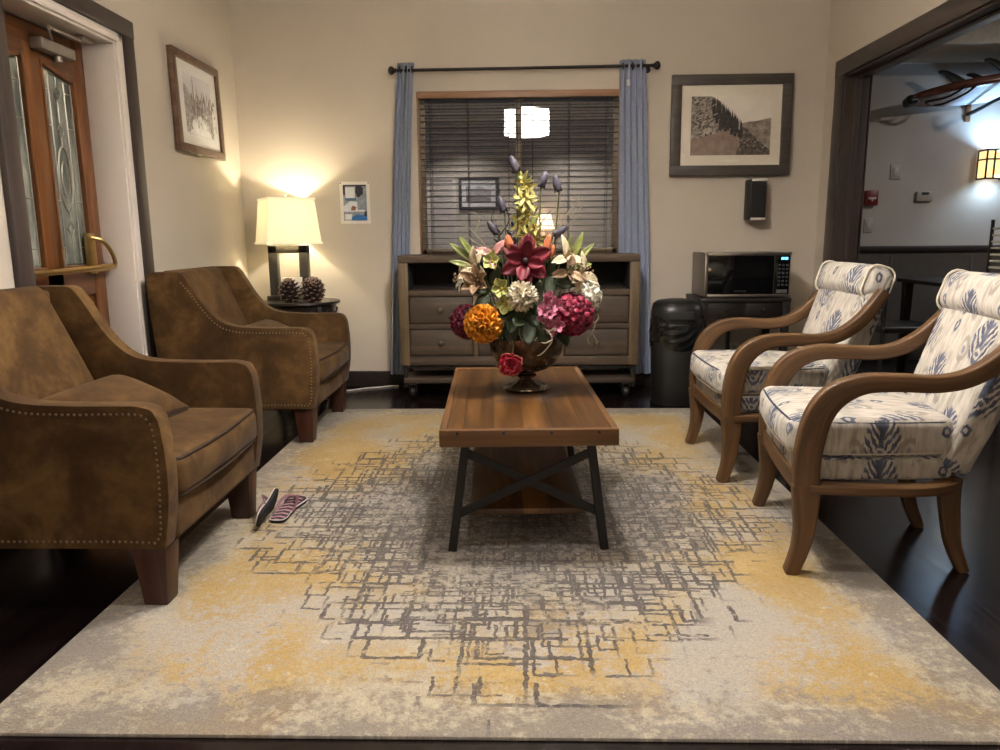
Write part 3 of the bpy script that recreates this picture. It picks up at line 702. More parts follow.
# ------------------------------------------------------------------ brown armchairs
PAD = plain('white_pad', 'cfc9c2', .7)
def armchair(label, loc, rz=0.0, pads=False):
    t = thing('armchair', label, 'armchair', loc, rz, 'brown nailhead armchairs along the left wall')
    HW, TH = .41, .064
    pr_ = cr([(.43, .19), (.452, .32), (.456, .45), (.448, .555)], 5) + cr([(.444, .575), (.425, .608), (.385, .620)], 5) + \
        cr([(.36, .621), (.17, .622), (.04, .632), (-.04, .664), (-.115, .745), (-.178, .850), (-.215, .902), (-.245, .914)], 6) + [(-.365, .914)] + cr([(-.390, .905), (-.402, .865), (-.392, .60), (-.355, .19)], 5)
    for s in (-1, 1):
        b = MB(); b.prism(pr_, s * HW, s * (HW - TH), 'y', .020, 4, .5); sp = b.build('side_panel', SUEDE, t, 50)
        # nail heads along the outer face
        path = cr([(-.235, .872), (-.185, .810), (-.115, .708), (-.045, .636), (.04, .604), (.17, .596), (.36, .596), (.405, .585), (.424, .55), (.430, .45), (.426, .32), (.408, .215), (.30, .212), (-.32, .212)], 10)
        b = MB(); acc = 0
        for p, q in zip(path, path[1:]):
            d = sqrt((q[0] - p[0]) ** 2 + (q[1] - p[1]) ** 2); acc += d
            while acc > .0175:
                acc -= .0175; f = 1 - acc / d; x, z = p[0] + (q[0] - p[0]) * f, p[1] + (q[1] - p[1]) * f
                b.lathe([(.0048, 0), (.0039, .0021), (.0018, .0032), (.0003, .0034)], 8, M=axis_m((0, s, 0), (x, s * (HW - .0006), z)), cap=False)
        b.build('nailhead_trim', NAIL, sp, 80)
    Wi = 2 * (HW - TH)
    b = MB(); b.rbox((.09, Wi, .135), .02, M=Matrix.Translation((.395, 0, .258))); b.box((-.34, -HW + .06, .17), (.41, HW - .06, .20), .005); b.build('seat_rail', SUEDE, t, 60)
    b = MB(); b.rbox((.75, Wi - .006, .135), .035, 8, (.025, 0, .014), M=Matrix.Translation((.085, 0, .381)))
    sc = b.build('seat_cushion', SUEDE, t, 60)
    def loop(z, inset=.010):
        hx, hy, r = .375 - inset, (Wi - .006) / 2 - inset, .03; o = []
        for cx, cy, a0 in ((hx - r, hy - r, 0), (-hx + r, hy - r, pi / 2), (-hx + r, -hy + r, pi), (hx - r, -hy + r, 1.5 * pi)):
            for k in range(5): a = a0 + k / 4 * pi / 2; o.append([cx + r * cos(a), cy + r * sin(a)])
        oo = []
        for p, q in zip(o, o[1:] + o[:1]):
            for k in range(4): oo.append((p[0] + (q[0] - p[0]) * k / 4, p[1] + (q[1] - p[1]) * k / 4))
        return [(.085 + x + (.025 * (1 - (y / hy) ** 2) * .75 if x > .2 else 0), y, z) for x, y in oo]
    for z in (.438, .324):
        b = MB(); b.tube(loop(z), .0058, 6, closed=True); b.build('piping', SEAM, sc)
    # slanted back
    A = radians(24)
    M = Matrix.Translation((-.252, 0, .655)) @ Matrix.Rotation(-A, 4, 'Y')
    b = MB(); b.rbox((.10, Wi - .004, .56), .04, 8, (.028, 0, 0), M=M); b.build('backrest', SUEDE, t, 60)
    b = MB(); b.prism([(-.30, .900), (-.365, .904), (-.393, .86), (-.384, .60), (-.345, .20), (-.28, .20), (-.30, .6)], -Wi / 2, Wi / 2, 'y', .012); b.build('back_panel', SUEDE, t, 50)
    for sy in (-1, 1):
        b = MB(); b.frustum((.375, sy * .352), (.372, sy * .350), (.036, .036), (.052, .046), 0, .185, .004); b.build('leg', ARMLEG, t)
        if pads: b = MB(); b.lathe([(.036, -.0), (.037, .003), (.030, .005)], 16, M=Matrix.Translation((.375, sy * .352, -.0046))); b.build('floor_pad', PAD, t)['label'] = 'white felt floor pad'
    for sy in (-1, 1):
        b = MB(); b.frustum((-.365, sy * .352), (-.315, sy * .350), (.030, .032), (.040, .042), -loc[2] + .0005, .185, .004); b.build('leg', ARMLEG, t)
    return t
def lumbar(label, loc, rz=0):
    b = MB(); bm = b.bm
    def fn(w):
        u, v = w.x / .15, w.y / .27; k = sqrt(max(0, (1 - min(1, abs(u)) ** 2.4) * (1 - min(1, abs(v)) ** 2.6)))
        return (w.x * (1 - .06 * (1 - v * v)), w.y * (1 - .07 * (1 - u * u)), w.z * (.12 + .88 * k))
    A = radians(128)
    b.rbox((.29, .54, .15), .004, 14, M=Matrix.Rotation(radians(25), 4, 'Y'), fn=fn)
    o = b.build('lumbar_pillow', SUEDE, None, 80); o.location = loc; o.rotation_euler = (0, 0, rz)
    return tag(o, label, 'pillow', 'brown pillows on the armchairs')
armchair('brown suede nailhead armchair nearest the camera, at the left edge', (-1.474, 2.465, RT))
armchair('brown suede nailhead armchair beside the lit table lamp', (-1.520, 4.262, RT + .004), pads=True)
lumbar('brown suede pillow on the armchair nearest the camera', (-1.375, 2.455, .530))
lumbar('brown suede pillow on the armchair beside the lamp', (-1.425, 4.262, .532))

# ------------------------------------------------------------------ patterned wooden armchairs
def ikat_chair(label, loc, rz, off):
    t = thing('accent_chair', label, 'armchair', loc, rz, 'ikat print wooden armchairs at the right')
    # arms: post rising from the rail and sweeping back to the backrest
    arm = [(.285, .29), (.289, .36), (.283, .44), (.262, .53), (.215, .595), (.135, .632), (.03, .637), (-.07, .635), (-.155, .652), (-.232, .698), (-.295, .765), (-.345, .840)]
    ay = [.316, .316, .316, .316, .316, .315, .314, .310, .304, .297, .292, .288]
    th = [.078, .080, .082, .082, .076, .061, .054, .052, .053, .055, .052, .044]
    for s in (-1, 1):
        pts = cr([(x, s * y, z) for (x, z), y in zip(arm, ay)], 5); tt = [q[0] for q in cr([(h,) for h in th], 5)]
        b = MB(); b.sweep(pts, .050, tt, (0, 1, 0), .35); b.build('arm', OAKUV, t, 50)
        b = MB(); leg = [(.318, .0), (.296, .07), (.284, .15), (.284, .23), (.287, .30)]
        b.sweep(cr([(x, s * .316, z) for x, z in leg], 5), .052, [q[0] for q in cr([(.040,), (.050,), (.062,), (.076,), (.086,)], 5)], (0, 1, 0), .3); b.build('leg', OAKUV, t, 50)
        b = MB(); leg = [(-.250, -RT), (-.212, .08), (-.195, .17), (-.185, .25), (-.185, .31)]
        b.sweep(cr([(x, s * (.195 - .0 * z), z) for x, z in leg], 5), .046, [q[0] for q in cr([(.036,), (.046,), (.054,), (.062,), (.066,)], 5)], (0, 1, 0), .3); b.build('leg', OAKUV, t, 50)
        b = MB(); b.sweep(cr([(.28, s * .318, .292), (.10, s * .316, .292), (-.06, s * .296, .292), (-.15, s * .245, .292), (-.19, s * .18, .292)], 6), .028, .058, (0, 0, 1), .2, M=None)
        b.build('seat_rail', OAKUV, t, 50)
    b = MB(); b.sweep([(.300, -.30, .292), (.306, -.1, .292), (.306, .1, .292), (.300, .30, .292)], .028, .058, (1, 0, 0), .2); b.build('seat_rail', OAKUV, t, 50)
    b = MB(); b.sweep([(-.185, -.2, .292), (-.195, 0, .292), (-.185, .2, .292)], .028, .058, (1, 0, 0), .2); b.build('seat_rail', OAKUV, t, 50)
    def taper(w):
        f = min(1, max(0, (.28 - w.x) / .45)); return (w.x, w.y * (1 - .24 * f ** 1.6), w.z)
    def shift(cx, cz): return lambda w: taper(Vector((w.x + cx, w.y, w.z + cz)))
    b = MB(); b.rbox((.49, .575, .075), .02, 8, (0, 0, 0), fn=shift(.062, .342)); b.boxuv(off=(off[0], off[1] + .13)); b.build('seat_deck', IKAT, t, 60)
    b = MB(); b.rbox((.52, .575, .125), .035, 10, (.018, 0, .018), fn=shift(.078, .443)); b.boxuv(off=off); sc = b.build('seat_cushion', IKAT, t, 60)
    def loop(z, ins):
        hx, hy, r = .26 - ins, .2875 - ins, .035; o = []
        for cx, cy, a0 in ((hx - r, hy - r, 0), (-hx + r, hy - r, pi / 2), (-hx + r, -hy + r, pi), (hx - r, -hy + r, 1.5 * pi)):
            for k in range(5): a = a0 + k / 4 * pi / 2; o.append((cx + r * cos(a), cy + r * sin(a)))
        oo = []
        for p, q in zip(o, o[1:] + o[:1]):
            for k in range(4): oo.append((p[0] + (q[0] - p[0]) * k / 4, p[1] + (q[1] - p[1]) * k / 4))
        f = shift(.078, z); return [f(Vector((x + (.013 * (1 - (y / hy) ** 2) if x > .15 else 0), y, 0))) for x, y in oo]
    b = MB(); b.tube(loop(.493, .011), .0036, 6, closed=True); b.build('piping', DARKPIPE, sc)
    b = MB(); b.tube(loop(.394, .011), .0048, 6, closed=True); b.build('piping', CREAMPIPE, sc)
    A = radians(17.5)
    R = Matrix.Rotation(-A, 4, 'Y'); M = Matrix.Translation((-.272, 0, .622)) @ R
    b = MB(); b.rbox((.10, .53, .62), .03, 10, (.018, 0, 0), M=M, fn=lambda w: (w.x, w.y * (1 - .16 * max(0, (-w.z) / .31) ** 1.5 * .9), w.z)); b.boxuv(R, (off[0] + .092, off[1] + .1)); b.build('backrest', IKAT, t, 60)
    M = Matrix.Translation((-.334, 0, .872)) @ R
    b = MB(); b.rbox((.125, .535, .145), .045, 8, (.012, 0, .006), M=M); b.boxuv(R, (off[0] + .03, off[1] + .17)); hr = b.build('headrest', IKAT, t, 60)
    def hl(s):
        o = []
        for cx, cz, a0 in ((.02, .035, 0), (-.02, .035, pi / 2), (-.02, -.035, pi), (.02, -.035, 1.5 * pi)):
            for k in range(5): a = a0 + k / 4 * pi / 2; o.append(M @ Vector((cx + .041 * cos(a), s * .254, cz + .041 * sin(a))))
        return o
    for s in (-1, 1): b = MB(); b.tube(hl(s), .0045, 6, closed=True); b.build('piping', CREAMPIPE, hr)
    return t
ikat_chair('blue and cream ikat armchair nearest the camera, at the right edge', (1.241, 2.590, RT), pi - radians(8), (.05, .03))
ikat_chair('blue and cream ikat armchair in front of the microwave', (1.218, 3.560, RT), pi, (.12, .11))

# ------------------------------------------------------------------ coffee table
CT = thing('coffee_table', 'rustic plank top coffee table with black metal X ends in the middle of the rug', 'coffee table', (.010, 3.045, RT), radians(2.1))
TZ = .450
b = MB(); b.box((-.277, -.585, TZ - .056), (.277, .585, TZ), .003); b.build('tabletop', TOPWOOD, CT)
for y0, y1 in ((-.612, -.585), (.585, .612)):
    b = MB(); b.box((-.302, y0, TZ - .058), (.302, y1, TZ + .001), .004); bd = b.build('end_board', EDGEWOOD, CT)
    for x in (-.24, -.085, .075, .235):
        b = MB(); b.lathe([(.0055, 0), (.005, .0012), (.0003, .0018)], 10, M=axis_m((0, -1 if y0 < 0 else 1, 0), (x, y0 if y0 < 0 else y1, TZ - .010))); b.build('bolt', BLACK, bd)
for x0, x1 in ((-.302, -.277), (.277, .302)):
    b = MB(); b.box((x0, -.585, TZ - .058), (x1, .585, TZ + .001), .004); b.build('side_board', wood('rustic_side', '452b12', '644322', '845f38', 1, .6, .45) if x0 < 0 else bpy.data.materials['rustic_side'], CT)
b = MB(); b.box((-.205, -.52, .118), (.205, .52, .140), .003); b.build('shelf', TOPWOOD, CT)
TB = TZ - .058
for sy in (-1, 1):
    y = sy * .545
    for sx in (-1, 1):
        b = MB(); b.sweep([(sx * .268, y, 0.0), (sx * .215, y, TB)], .034, .030, (0, 1, 0), .15); b.build('leg', IRON, CT)
        b = MB(); b.sweep([(-sx * .243, y - .004 * sx, .135), (sx * .222, y - .004 * sx, TB - .035)], .010, .030, (0, 1, 0), .15); b.build('cross_brace', IRON, CT)
    b = MB(); b.box((-.225, y - .012, TB - .012), (.225, y + .012, TB - .0005), .002); b.build('top_rail', IRON, CT)

# ------------------------------------------------------------------ console dresser
DR = thing('console_dresser', 'weathered wood console dresser with drawers on iron casters under the window', 'dresser', (-.003, 5.05, 0))
KNOB = plain('aged_knob', '6e655b', .4, .6); W2, DD = .808, .33
b = MB(); b.box((-W2, 0, .925), (W2, DD, .975), .005); b.build('top', DRESSWOOD, DR)
for s in (-1, 1):
    b = MB(); b.box((s * W2, 0.002, .232), (s * (W2 - .065), DD, .925), .004); b.build('side_panel', DRESSV, DR)
b = MB(); b.box((-W2 + .06, .003, .232), (W2 - .06, DD, .292), .004); b.build('bottom_rail', DRESSWOOD, DR)
b = MB(); b.box((-W2 + .06, .003, .703), (W2 - .06, DD - .02, .742), .004); b.build('shelf', DRESSWOOD, DR)
b = MB(); b.box((-W2 + .06, .004, .480), (W2 - .06, .03, .515), .003); b.build('middle_rail', DRESSWOOD, DR)
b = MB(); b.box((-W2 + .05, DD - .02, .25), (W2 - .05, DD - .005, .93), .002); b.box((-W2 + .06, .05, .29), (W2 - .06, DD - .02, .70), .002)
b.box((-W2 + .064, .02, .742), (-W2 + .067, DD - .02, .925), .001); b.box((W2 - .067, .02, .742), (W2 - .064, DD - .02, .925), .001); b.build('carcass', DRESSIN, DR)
for x in (-.292, .292):
    b = MB(); b.box((x - .016, .004, .29), (x + .016, .03, .705), .003); b.build('divider', DRESSV, DR)
for xa, xb in ((-.738, -.312), (-.272, .272), (.312, .738)):
    for za, zb in ((.520, .698), (.298, .475)):
        b = MB(); b.box((xa, .010, za), (xb, .055, zb), .004); b.box((xa + .008, .006, za + .008), (xb - .008, .016, zb - .008), .003)
        d = b.build('drawer', DRESSDARK, DR)
        for kx in ([(xa + xb) / 2] if xb - xa < .5 else [(xa + xb) / 2]):
            b = MB(); b.lathe([(.009, 0), (.008, .010), (.016, .020), (.018, .027), (.013, .033), (.001, .034)], 18, M=axis_m((0, -1, 0), (kx, .007, (za + zb) / 2 + .005))); b.build('knob', KNOB, d)
for s in (-1, 1):
    for y in (.035, DD - .035):
        b = MB(); b.box((s * W2 - s * .012, y - .014, .075), (s * W2 - s * .042, y + .014, .232), .003); b.box((s * W2 - s * .005, y - .02, .222), (s * W2 - s * .06, y + .02, .233), .002); b.build('leg', IRON2, DR)
        b = MB(); xx = s * (W2 - .075); b.box((xx - .026, y - .02, .098), (xx - .020, y + .02, .03), .002); b.box((xx + .020, y - .02, .098), (xx + .026, y + .02, .03), .002); b.box((xx - .028, y - .024, .092), (xx + .028, y + .024, .100), .002); c = b.build('caster', IRON2, DR)
        b = MB(); b.lathe([(.010, -.017), (.026, -.017), (.037, -.013), (.038, 0), (.037, .013), (.026, .017), (.010, .017)], 24, M=axis_m((1, 0, 0), (xx, y, .0385))); b.build('wheel', IRON2, c)
b = MB(); b.box((-W2 + .02, .012, .104), (W2 - .02, DD - .012, .140), .004); b.build('lower_shelf', DRESSDARK, DR)
b = MB(); b.box((-W2 + .03, .02, .205), (W2 - .03, .045, .222), .002); b.build('iron_rail', IRON2, DR)
# ------------------------------------------------------------------ end table, lamp and what stands on it
ET = thing('end_table', 'small round dark wood end table in the corner under the lamp', 'side table', (-1.515, 5.19, 0))
EZ = .668
b = MB(); b.lathe([(.001, EZ - .022), (.255, EZ - .022), (.267, EZ - .016), (.270, EZ - .010), (.265, EZ), (.001, EZ)], 48); b.build('tabletop', ENDTABLE, ET)
b = MB(); b.lathe([(.235, EZ - .075), (.24, EZ - .022), (.225, EZ - .022), (.222, EZ - .075)], 40, cap=False); b.build('apron', ENDTABLE, ET)
for k in range(4):
    a = pi / 4 + k * pi / 2; c, s_ = cos(a), sin(a)
    b = MB(); b.sweep(cr([(.225 * c, .225 * s_, EZ - .03), (.235 * c, .235 * s_, EZ - .12), (.19 * c, .19 * s_, .35), (.19 * c, .19 * s_, .14), (.25 * c, .25 * s_, 0)], 6), .034, .034, (-s_, c, 0), .3); b.build('leg', ENDTABLE, ET)
    b = MB(); b.sweep(cr([(.24 * c - .07 * s_, .24 * s_ + .07 * c, EZ - .06), (.255 * c, .255 * s_, EZ - .10), (.24 * c + .07 * s_, .24 * s_ - .07 * c, EZ - .06)], 5), .012, .022, (c, s_, 0), .3); b.build('corner_bracket', ENDTABLE, ET)
b = MB(); b.lathe([(.001, .14), (.20, .14), (.206, .148), (.20, .156), (.001, .156)], 40); b.build('lower_shelf', ENDTABLE, ET)

LBR = plain('lamp_bronze', '4f4a47', .35, .5)
LM = thing('table_lamp', 'lit table lamp with tapered cream shade and open dark rectangular base', 'lamp', (-1.605, 5.27, EZ))
b = MB(); b.box((-.152, -.065, 0), (.152, .065, .032), .004); b.build('plinth', LBR, LM)
b = MB()
for sx in (-1, 1): b.box((sx * .138, -.03, .032), (sx * .076, .03, .378), .003)
b.box((-.138, -.03, .325), (.138, .03, .380), .003); b.box((-.078, -.03, .032), (.078, .03, .05), .003); b.build('base_frame', LBR, LM)
b = MB(); b.cyl((0, 0, .38), (0, 0, .50), .010); b.cyl((0, 0, .46), (0, 0, .505), .018); b.build('stem', CHROME, LM)
b = MB(); b.ball((0, 0, .527), .026, 14, 10, sc=(1, 1, 1.2)); b.build('bulb', emit('lit_bulb', (1, .9, .7, 1), 6.0), LM)
def shade_shell(b, wt, wb, dt, db, zt, zb, th=.003, sh=0):
    bm = b.bm; R = []
    for off in (0, th):
        for (w, d, z, o) in ((wb, db, zb, 0), (wt, dt, zt, sh)):
            hw, hd, r = w / 2 - off, d / 2 - off, .012; ring = []
            for cx, cy, a0 in ((hw - r, hd - r, 0), (-hw + r, hd - r, pi / 2), (-hw + r, -hd + r, pi), (hw - r, -hd + r, 1.5 * pi)):
                for k in range(4): a = a0 + k / 3 * pi / 2; ring.append(bm.verts.new((o + cx + r * cos(a), cy + r * sin(a), z)))
            R.append(ring)
    n = len(R[0])
    for a, c in ((0, 1), (3, 2), (1, 3), (2, 0)):
        for k in range(n): bm.faces.new((R[a][k], R[a][(k + 1) % n], R[c][(k + 1) % n], R[c][k]))
    bmesh.ops.recalc_face_normals(bm, faces=bm.faces[:]); return R
b = MB(); shade_shell(b, .312, .372, .312, .372, .695, .390); shd = b.build('lamp_shade', SHADE, LM); shd.rotation_euler = (0, 0, radians(31))
for w, d, z, o in ((.316, .316, .692, 0), (.376, .376, .394, 0)):
    b = MB(); hw, hd = w / 2, d / 2; b.sweep([(o - hw, -hd, z), (o + hw, -hd, z)], .003, .014, (0, 1, 0)); b.sweep([(o - hw, hd, z), (o + hw, hd, z)], .003, .014, (0, 1, 0)); b.sweep([(o - hw, -hd, z), (o - hw, hd, z)], .003, .014, (1, 0, 0)); b.sweep([(o + hw, -hd, z), (o + hw, hd, z)], .003, .014, (1, 0, 0)); b.build('shade_trim', SHADE, shd)
b = MB(); b.tube([(-.134, -.08, .688), (0, 0, .688), (.134, .08, .688)], .0025, 6); b.cyl((0, 0, .63), (0, 0, .72), .003, 8); b.ball((0, 0, .725), .008, sc=(1, 1, 1.4)); b.build('finial', CHROME, LM)

CONE = plain('pine_cone_brown', '3a2620', .7, var=.25, scale=50); CTIP = plain('pine_cone_tip', '8d7468', .65, var=.2, scale=60)
def mx(d, n, loc):
    x = Vector(d).normalized(); n = Vector(n); z = n - x * n.dot(x)
    z = z.normalized() if z.length > 1e-5 else x.orthogonal().normalized(); y = z.cross(x)
    M = Matrix((x, y, z)).transposed().to_4x4(); M.translation = Vector(loc); return M
def pinecone(label, loc, axis, H, R):
    b = MB(); M0 = axis_m(axis)
    b.lathe([(R * .25, -.48 * H), (R * .5, -.3 * H), (R * .5, 0), (R * .3, .3 * H), (R * .1, .45 * H)], 14, M=M0)
    N = 84
    for i in range(N):
        t = (i + .5) / N; a = i * 2.39996; z = (-.48 + .94 * t) * H; rr = R * (sin(pi * (.16 + .80 * t)) ** .8); e = radians(-25 + 95 * t)
        d = Vector((cos(a) * cos(e), sin(a) * cos(e), sin(e))); base = Vector((cos(a), sin(a), 0)) * rr * .35 + Vector((0, 0, z - .02 * H))
        L = rr * .72; up_ = Vector((-cos(a) * sin(e), -sin(a) * sin(e), cos(e)))
        b.petal(L, L * .62, M0 @ mx(d, up_, base), .25, .12, 4, 2, 1.5, .35)
        b.ball((0, 0, 0), .0075, 6, 4, M=M0 @ mx(d, up_, base + d * L * .97 + up_ * .12 * L), mi=1, sc=(.7, 1.5, .55))
    o = b.build('pine_cone', [CONE, CTIP], None, 60); o.location = loc; return tag(o, label, 'pine cone', 'pine cones on the end table')
pinecone('left of two big brown pine cones by the lamp, in front of the white card', (-1.535, 5.02, EZ + .082), (-.15, -.35, 1), .165, .078)
pinecone('right of two big brown pine cones by the lamp, the taller one', (-1.385, 5.03, EZ + .088), (.25, -.75, .75), .185, .082)
b = MB(); b.box((-.065, -.004, 0), (.065, .004, .165), .002, M=Matrix.Translation((-1.55, 5.125, EZ + .001)) @ Matrix.Rotation(radians(-7), 4, 'X'))
tag(b.build('tent_card', plain('white_card', 'e6e1d4', .6)), 'small white card standing behind the left pine cone', 'card')

# white cable on the floor
CABLE = plain('white_cable', 'cfc8c4', .45)
b = MB(); b.tube(cr([(-1.42, 5.22, .006), (-1.25, 5.30, .006), (-1.13, 5.385, .006), (-1.03, 5.425, .006), (-.965, 5.462, .006), (-.90, 5.47, .006)], 8), .0055, 8)
tag(b.build('power_cable', CABLE), 'white power cable lying on the dark floor below the left curtain', 'cable')

# ------------------------------------------------------------------ things on the walls
def frame(t, w, h, bar, dep, matm, frm, margins, M):
    """frame centred at the origin, facing -Y; returns mat part"""
    for nm, a, c in (('frame', (-w / 2, -dep, h / 2 - bar), (w / 2, 0, h / 2)), ):
        b = MB()
        b.box((-w / 2, -dep, h / 2 - bar), (w / 2, 0, h / 2), .004); b.box((-w / 2, -dep, -h / 2), (w / 2, 0, -h / 2 + bar), .004)
        b.box((-w / 2, -dep, -h / 2 + bar - .004), (-w / 2 + bar, 0, h / 2 - bar + .004), .004); b.box((w / 2 - bar, -dep, -h / 2 + bar - .004), (w / 2, 0, h / 2 - bar + .004), .004)
        b.build('frame', frm, t)
    b = MB(); b.box((-w / 2 + bar * .8, -dep * .55, -h / 2 + bar * .8), (w / 2 - bar * .8, -dep * .3, h / 2 - bar * .8), 0); return b.build('mat_board', matm, t)
def sheets(polys, y0):
    """stack of thin flat shapes [(material index, [(x, z)...])] facing -Y"""
    b = MB()
    for k, (mi, p) in enumerate(polys): b.prism(p, y0 - .0004 * (k + 1), y0 - .0004 * k, 'y', mi=mi)
    return b
def jag(x0, x1, z0, z1, n, amp, seed):
    r = random.Random(seed); return [(x0 + (x1 - x0) * i / n, z0 + (z1 - z0) * i / n + r.uniform(-amp, amp)) for i in range(n + 1)]
MATB = plain('cream_mat_board', 'ddd4c6', .5, var=.02, spec=.5); MATW = plain('pale_mat_board', 'd3d0cf', .35, var=.02)
FRD = wood('grey_frame', '37322e', '46403b', '544d47', 0, 1, .45); FRB = wood('brown_frame', '4a3529', '624a3b', '785e4c', 1, 1, .35)
ph = [plain('print_sky', 'e3dbd0', .4, var=.04, scale=8), plain('print_dark_tree', '3a3634', .5, var=.3, scale=60), plain('print_slope', '9b9189', .5, var=.45, scale=70),
      plain('print_road', '947f72', .5, var=.12, scale=25), plain('print_hill', '958a7f', .5, var=.25, scale=30), plain('print_bank', '655a53', .5, var=.4, scale=50), plain('print_pale', 'bdb2a5', .5, var=.15, scale=60)]
PR = thing('framed_photograph', 'large dark framed vintage photograph of a mountain road above the black speaker', 'picture', (1.471, 5.488, 1.838), 0, 'framed pictures')
PR.rotation_euler = (radians(-1.3), 0, 0)
frame(PR, .828, .676, .070, .034, MATB, FRD, None, None)
w, h = .275, .199; cz = .0
def q(pts): return [(-w + 2 * w * a, -h + 2 * h * c) for a, c in pts]
r_ = random.Random(4)
polys = [(0, q([(0, 0), (1, 0), (1, 1), (0, 1)])), (4, q([(.5, 0), (1, 0), (1, .62), (.93, .60), (.82, .57), (.72, .56), (.62, .53), (.5, .5)])), (5, q([(.4, 0), (1, 0), (1, .08), (.85, .24), (.72, .42), (.62, .5), (.4, .5)])),
         (2, q([(0, 0), (.55, .2), (.6, .45), (.62, .55), (.5, .66), (.36, .9), (.25, .99), (0, .99)])), (3, q([(0, 0), (.66, 0), (.62, .2), (.565, .42), (.45, .43), (.3, .36), (.12, .30), (0, .27)])), (5, q([(.57, 0), (.9, 0), (.78, .2), (.6, .42), (.565, .43), (.63, .2)]))]
for k in range(26):      # row of firs coming down the slope
    f = k / 25; x = .27 + .36 * f + r_.uniform(-.01, .01); z = .95 - .42 * f; hh = min(r_.uniform(.14, .34) * (1 - .35 * f), (.99 - z) / .35); ww = .020
    polys.append((1, q([(x - ww, z - hh * 1.4), (x + ww, z - hh * 1.4), (x + ww * .5, z - hh * .2), (x, z + hh * .35), (x - ww * .5, z - hh * .2)])))
polys.append((1, q([(.40, .45), (.56, .45), (.62, .5), (.55, .58), (.42, .70), (.38, .62)])))
for k in range(34): x, z = r_.uniform(.01, .27), r_.uniform(.33, .90); polys.append((r_.choice((1, 6, 6)), q([(x, z), (x + .05, z + .035), (x + .055, z + .05), (x + .005, z + .02)])))
polys += [(6, q([(.15, .33), (.25, .36), (.25, .44), (.2, .46), (.15, .42)])), (1, q([(.17, .32), (.19, .32), (.19, .36), (.17, .36)])), (1, q([(.23, .34), (.25, .35), (.25, .39), (.23, .38)])), (6, q([(.585, .42), (.60, .42), (.60, .6), (.585, .6)]))]
for k in range(30): x = r_.uniform(.55, .95); z = r_.uniform(.02, .35) * (1.15 - x) * 2; polys.append((r_.choice((1, 6)), q([(x, z), (x + .03, z + .008), (x + .02, z + .025)])))
for k in range(22): x = r_.uniform(.7, .97); z = r_.uniform(.30, .52); polys.append((r_.choice((2, 6)), q([(x, z), (x + .03, z + .004), (x + .015, z + .012)])))
b = sheets(polys, -.0187)
bmesh.ops.transform(b.bm, matrix=Matrix.Translation((.0, 0, .0)), verts=b.bm.verts); b.build('print', ph, PR, smooth=False)
b = MB(); b.box((-.075, -.0200, -.244), (.065, -.0187, -.228), 0); b.build('caption_plate', plain('caption_paper', 'e5dfd2', .6), PR)
PL = thing('framed_sketch', 'brown framed pale sketch hanging on the left wall beside the door', 'picture', (XL + .004, 4.790, 1.890), radians(90), 'framed pictures')
PL.rotation_euler = (radians(-1.2), 0, radians(90))
frame(PL, .672, .572, .048, .034, MATW, FRB, None, None)
sk = [plain('sketch_paper', 'c6c5ca', .5, var=.03, scale=8), plain('sketch_grey', 'aaa2a0', .6, var=.25, scale=60), plain('sketch_shadow', '8b817d', .6, var=.3, scale=60), plain('sketch_white', 'd9d7d8', .6, var=.05, scale=30)]
w, h = .20, .175; r_ = random.Random(11)
polys = [(3, [(-.208, -.183), (.208, -.183), (.208, .183), (-.208, .183)]), (0, q([(0, 0), (1, 0), (1, 1), (0, 1)])), (1, q([(0, .03), (1, .03)] + [(1 - a, c) for a, c in jag(0, 1, .62, .72, 16, .1, 2)])), (3, q([(.1, .02), (.9, .02), (.8, .28), (.55, .36), (.25, .25)]))]
for k in range(95):
    x = r_.uniform(.02, .95); z = r_.uniform(.05, .66); ww = r_.uniform(.01, .035); hh = r_.uniform(.04, .16)
    polys.append((r_.choice((1, 2, 3, 2)), q([(x, z), (x + ww, z + .01), (x + ww * .8, z + hh * .8), (x + ww * .3, z + hh), (x - ww * .2, z + hh * .5)])))
for x, hh in ((.08, .95), (.2, .82), (.45, .78), (.62, .7)): polys.append((2, q([(x, .4), (x + .05, .4), (x + .03, hh * .9), (x + .02, hh), (x + .01, hh * .85)])))
b = sheets(polys, -.0187); b.build('print', sk, PL, smooth=False)

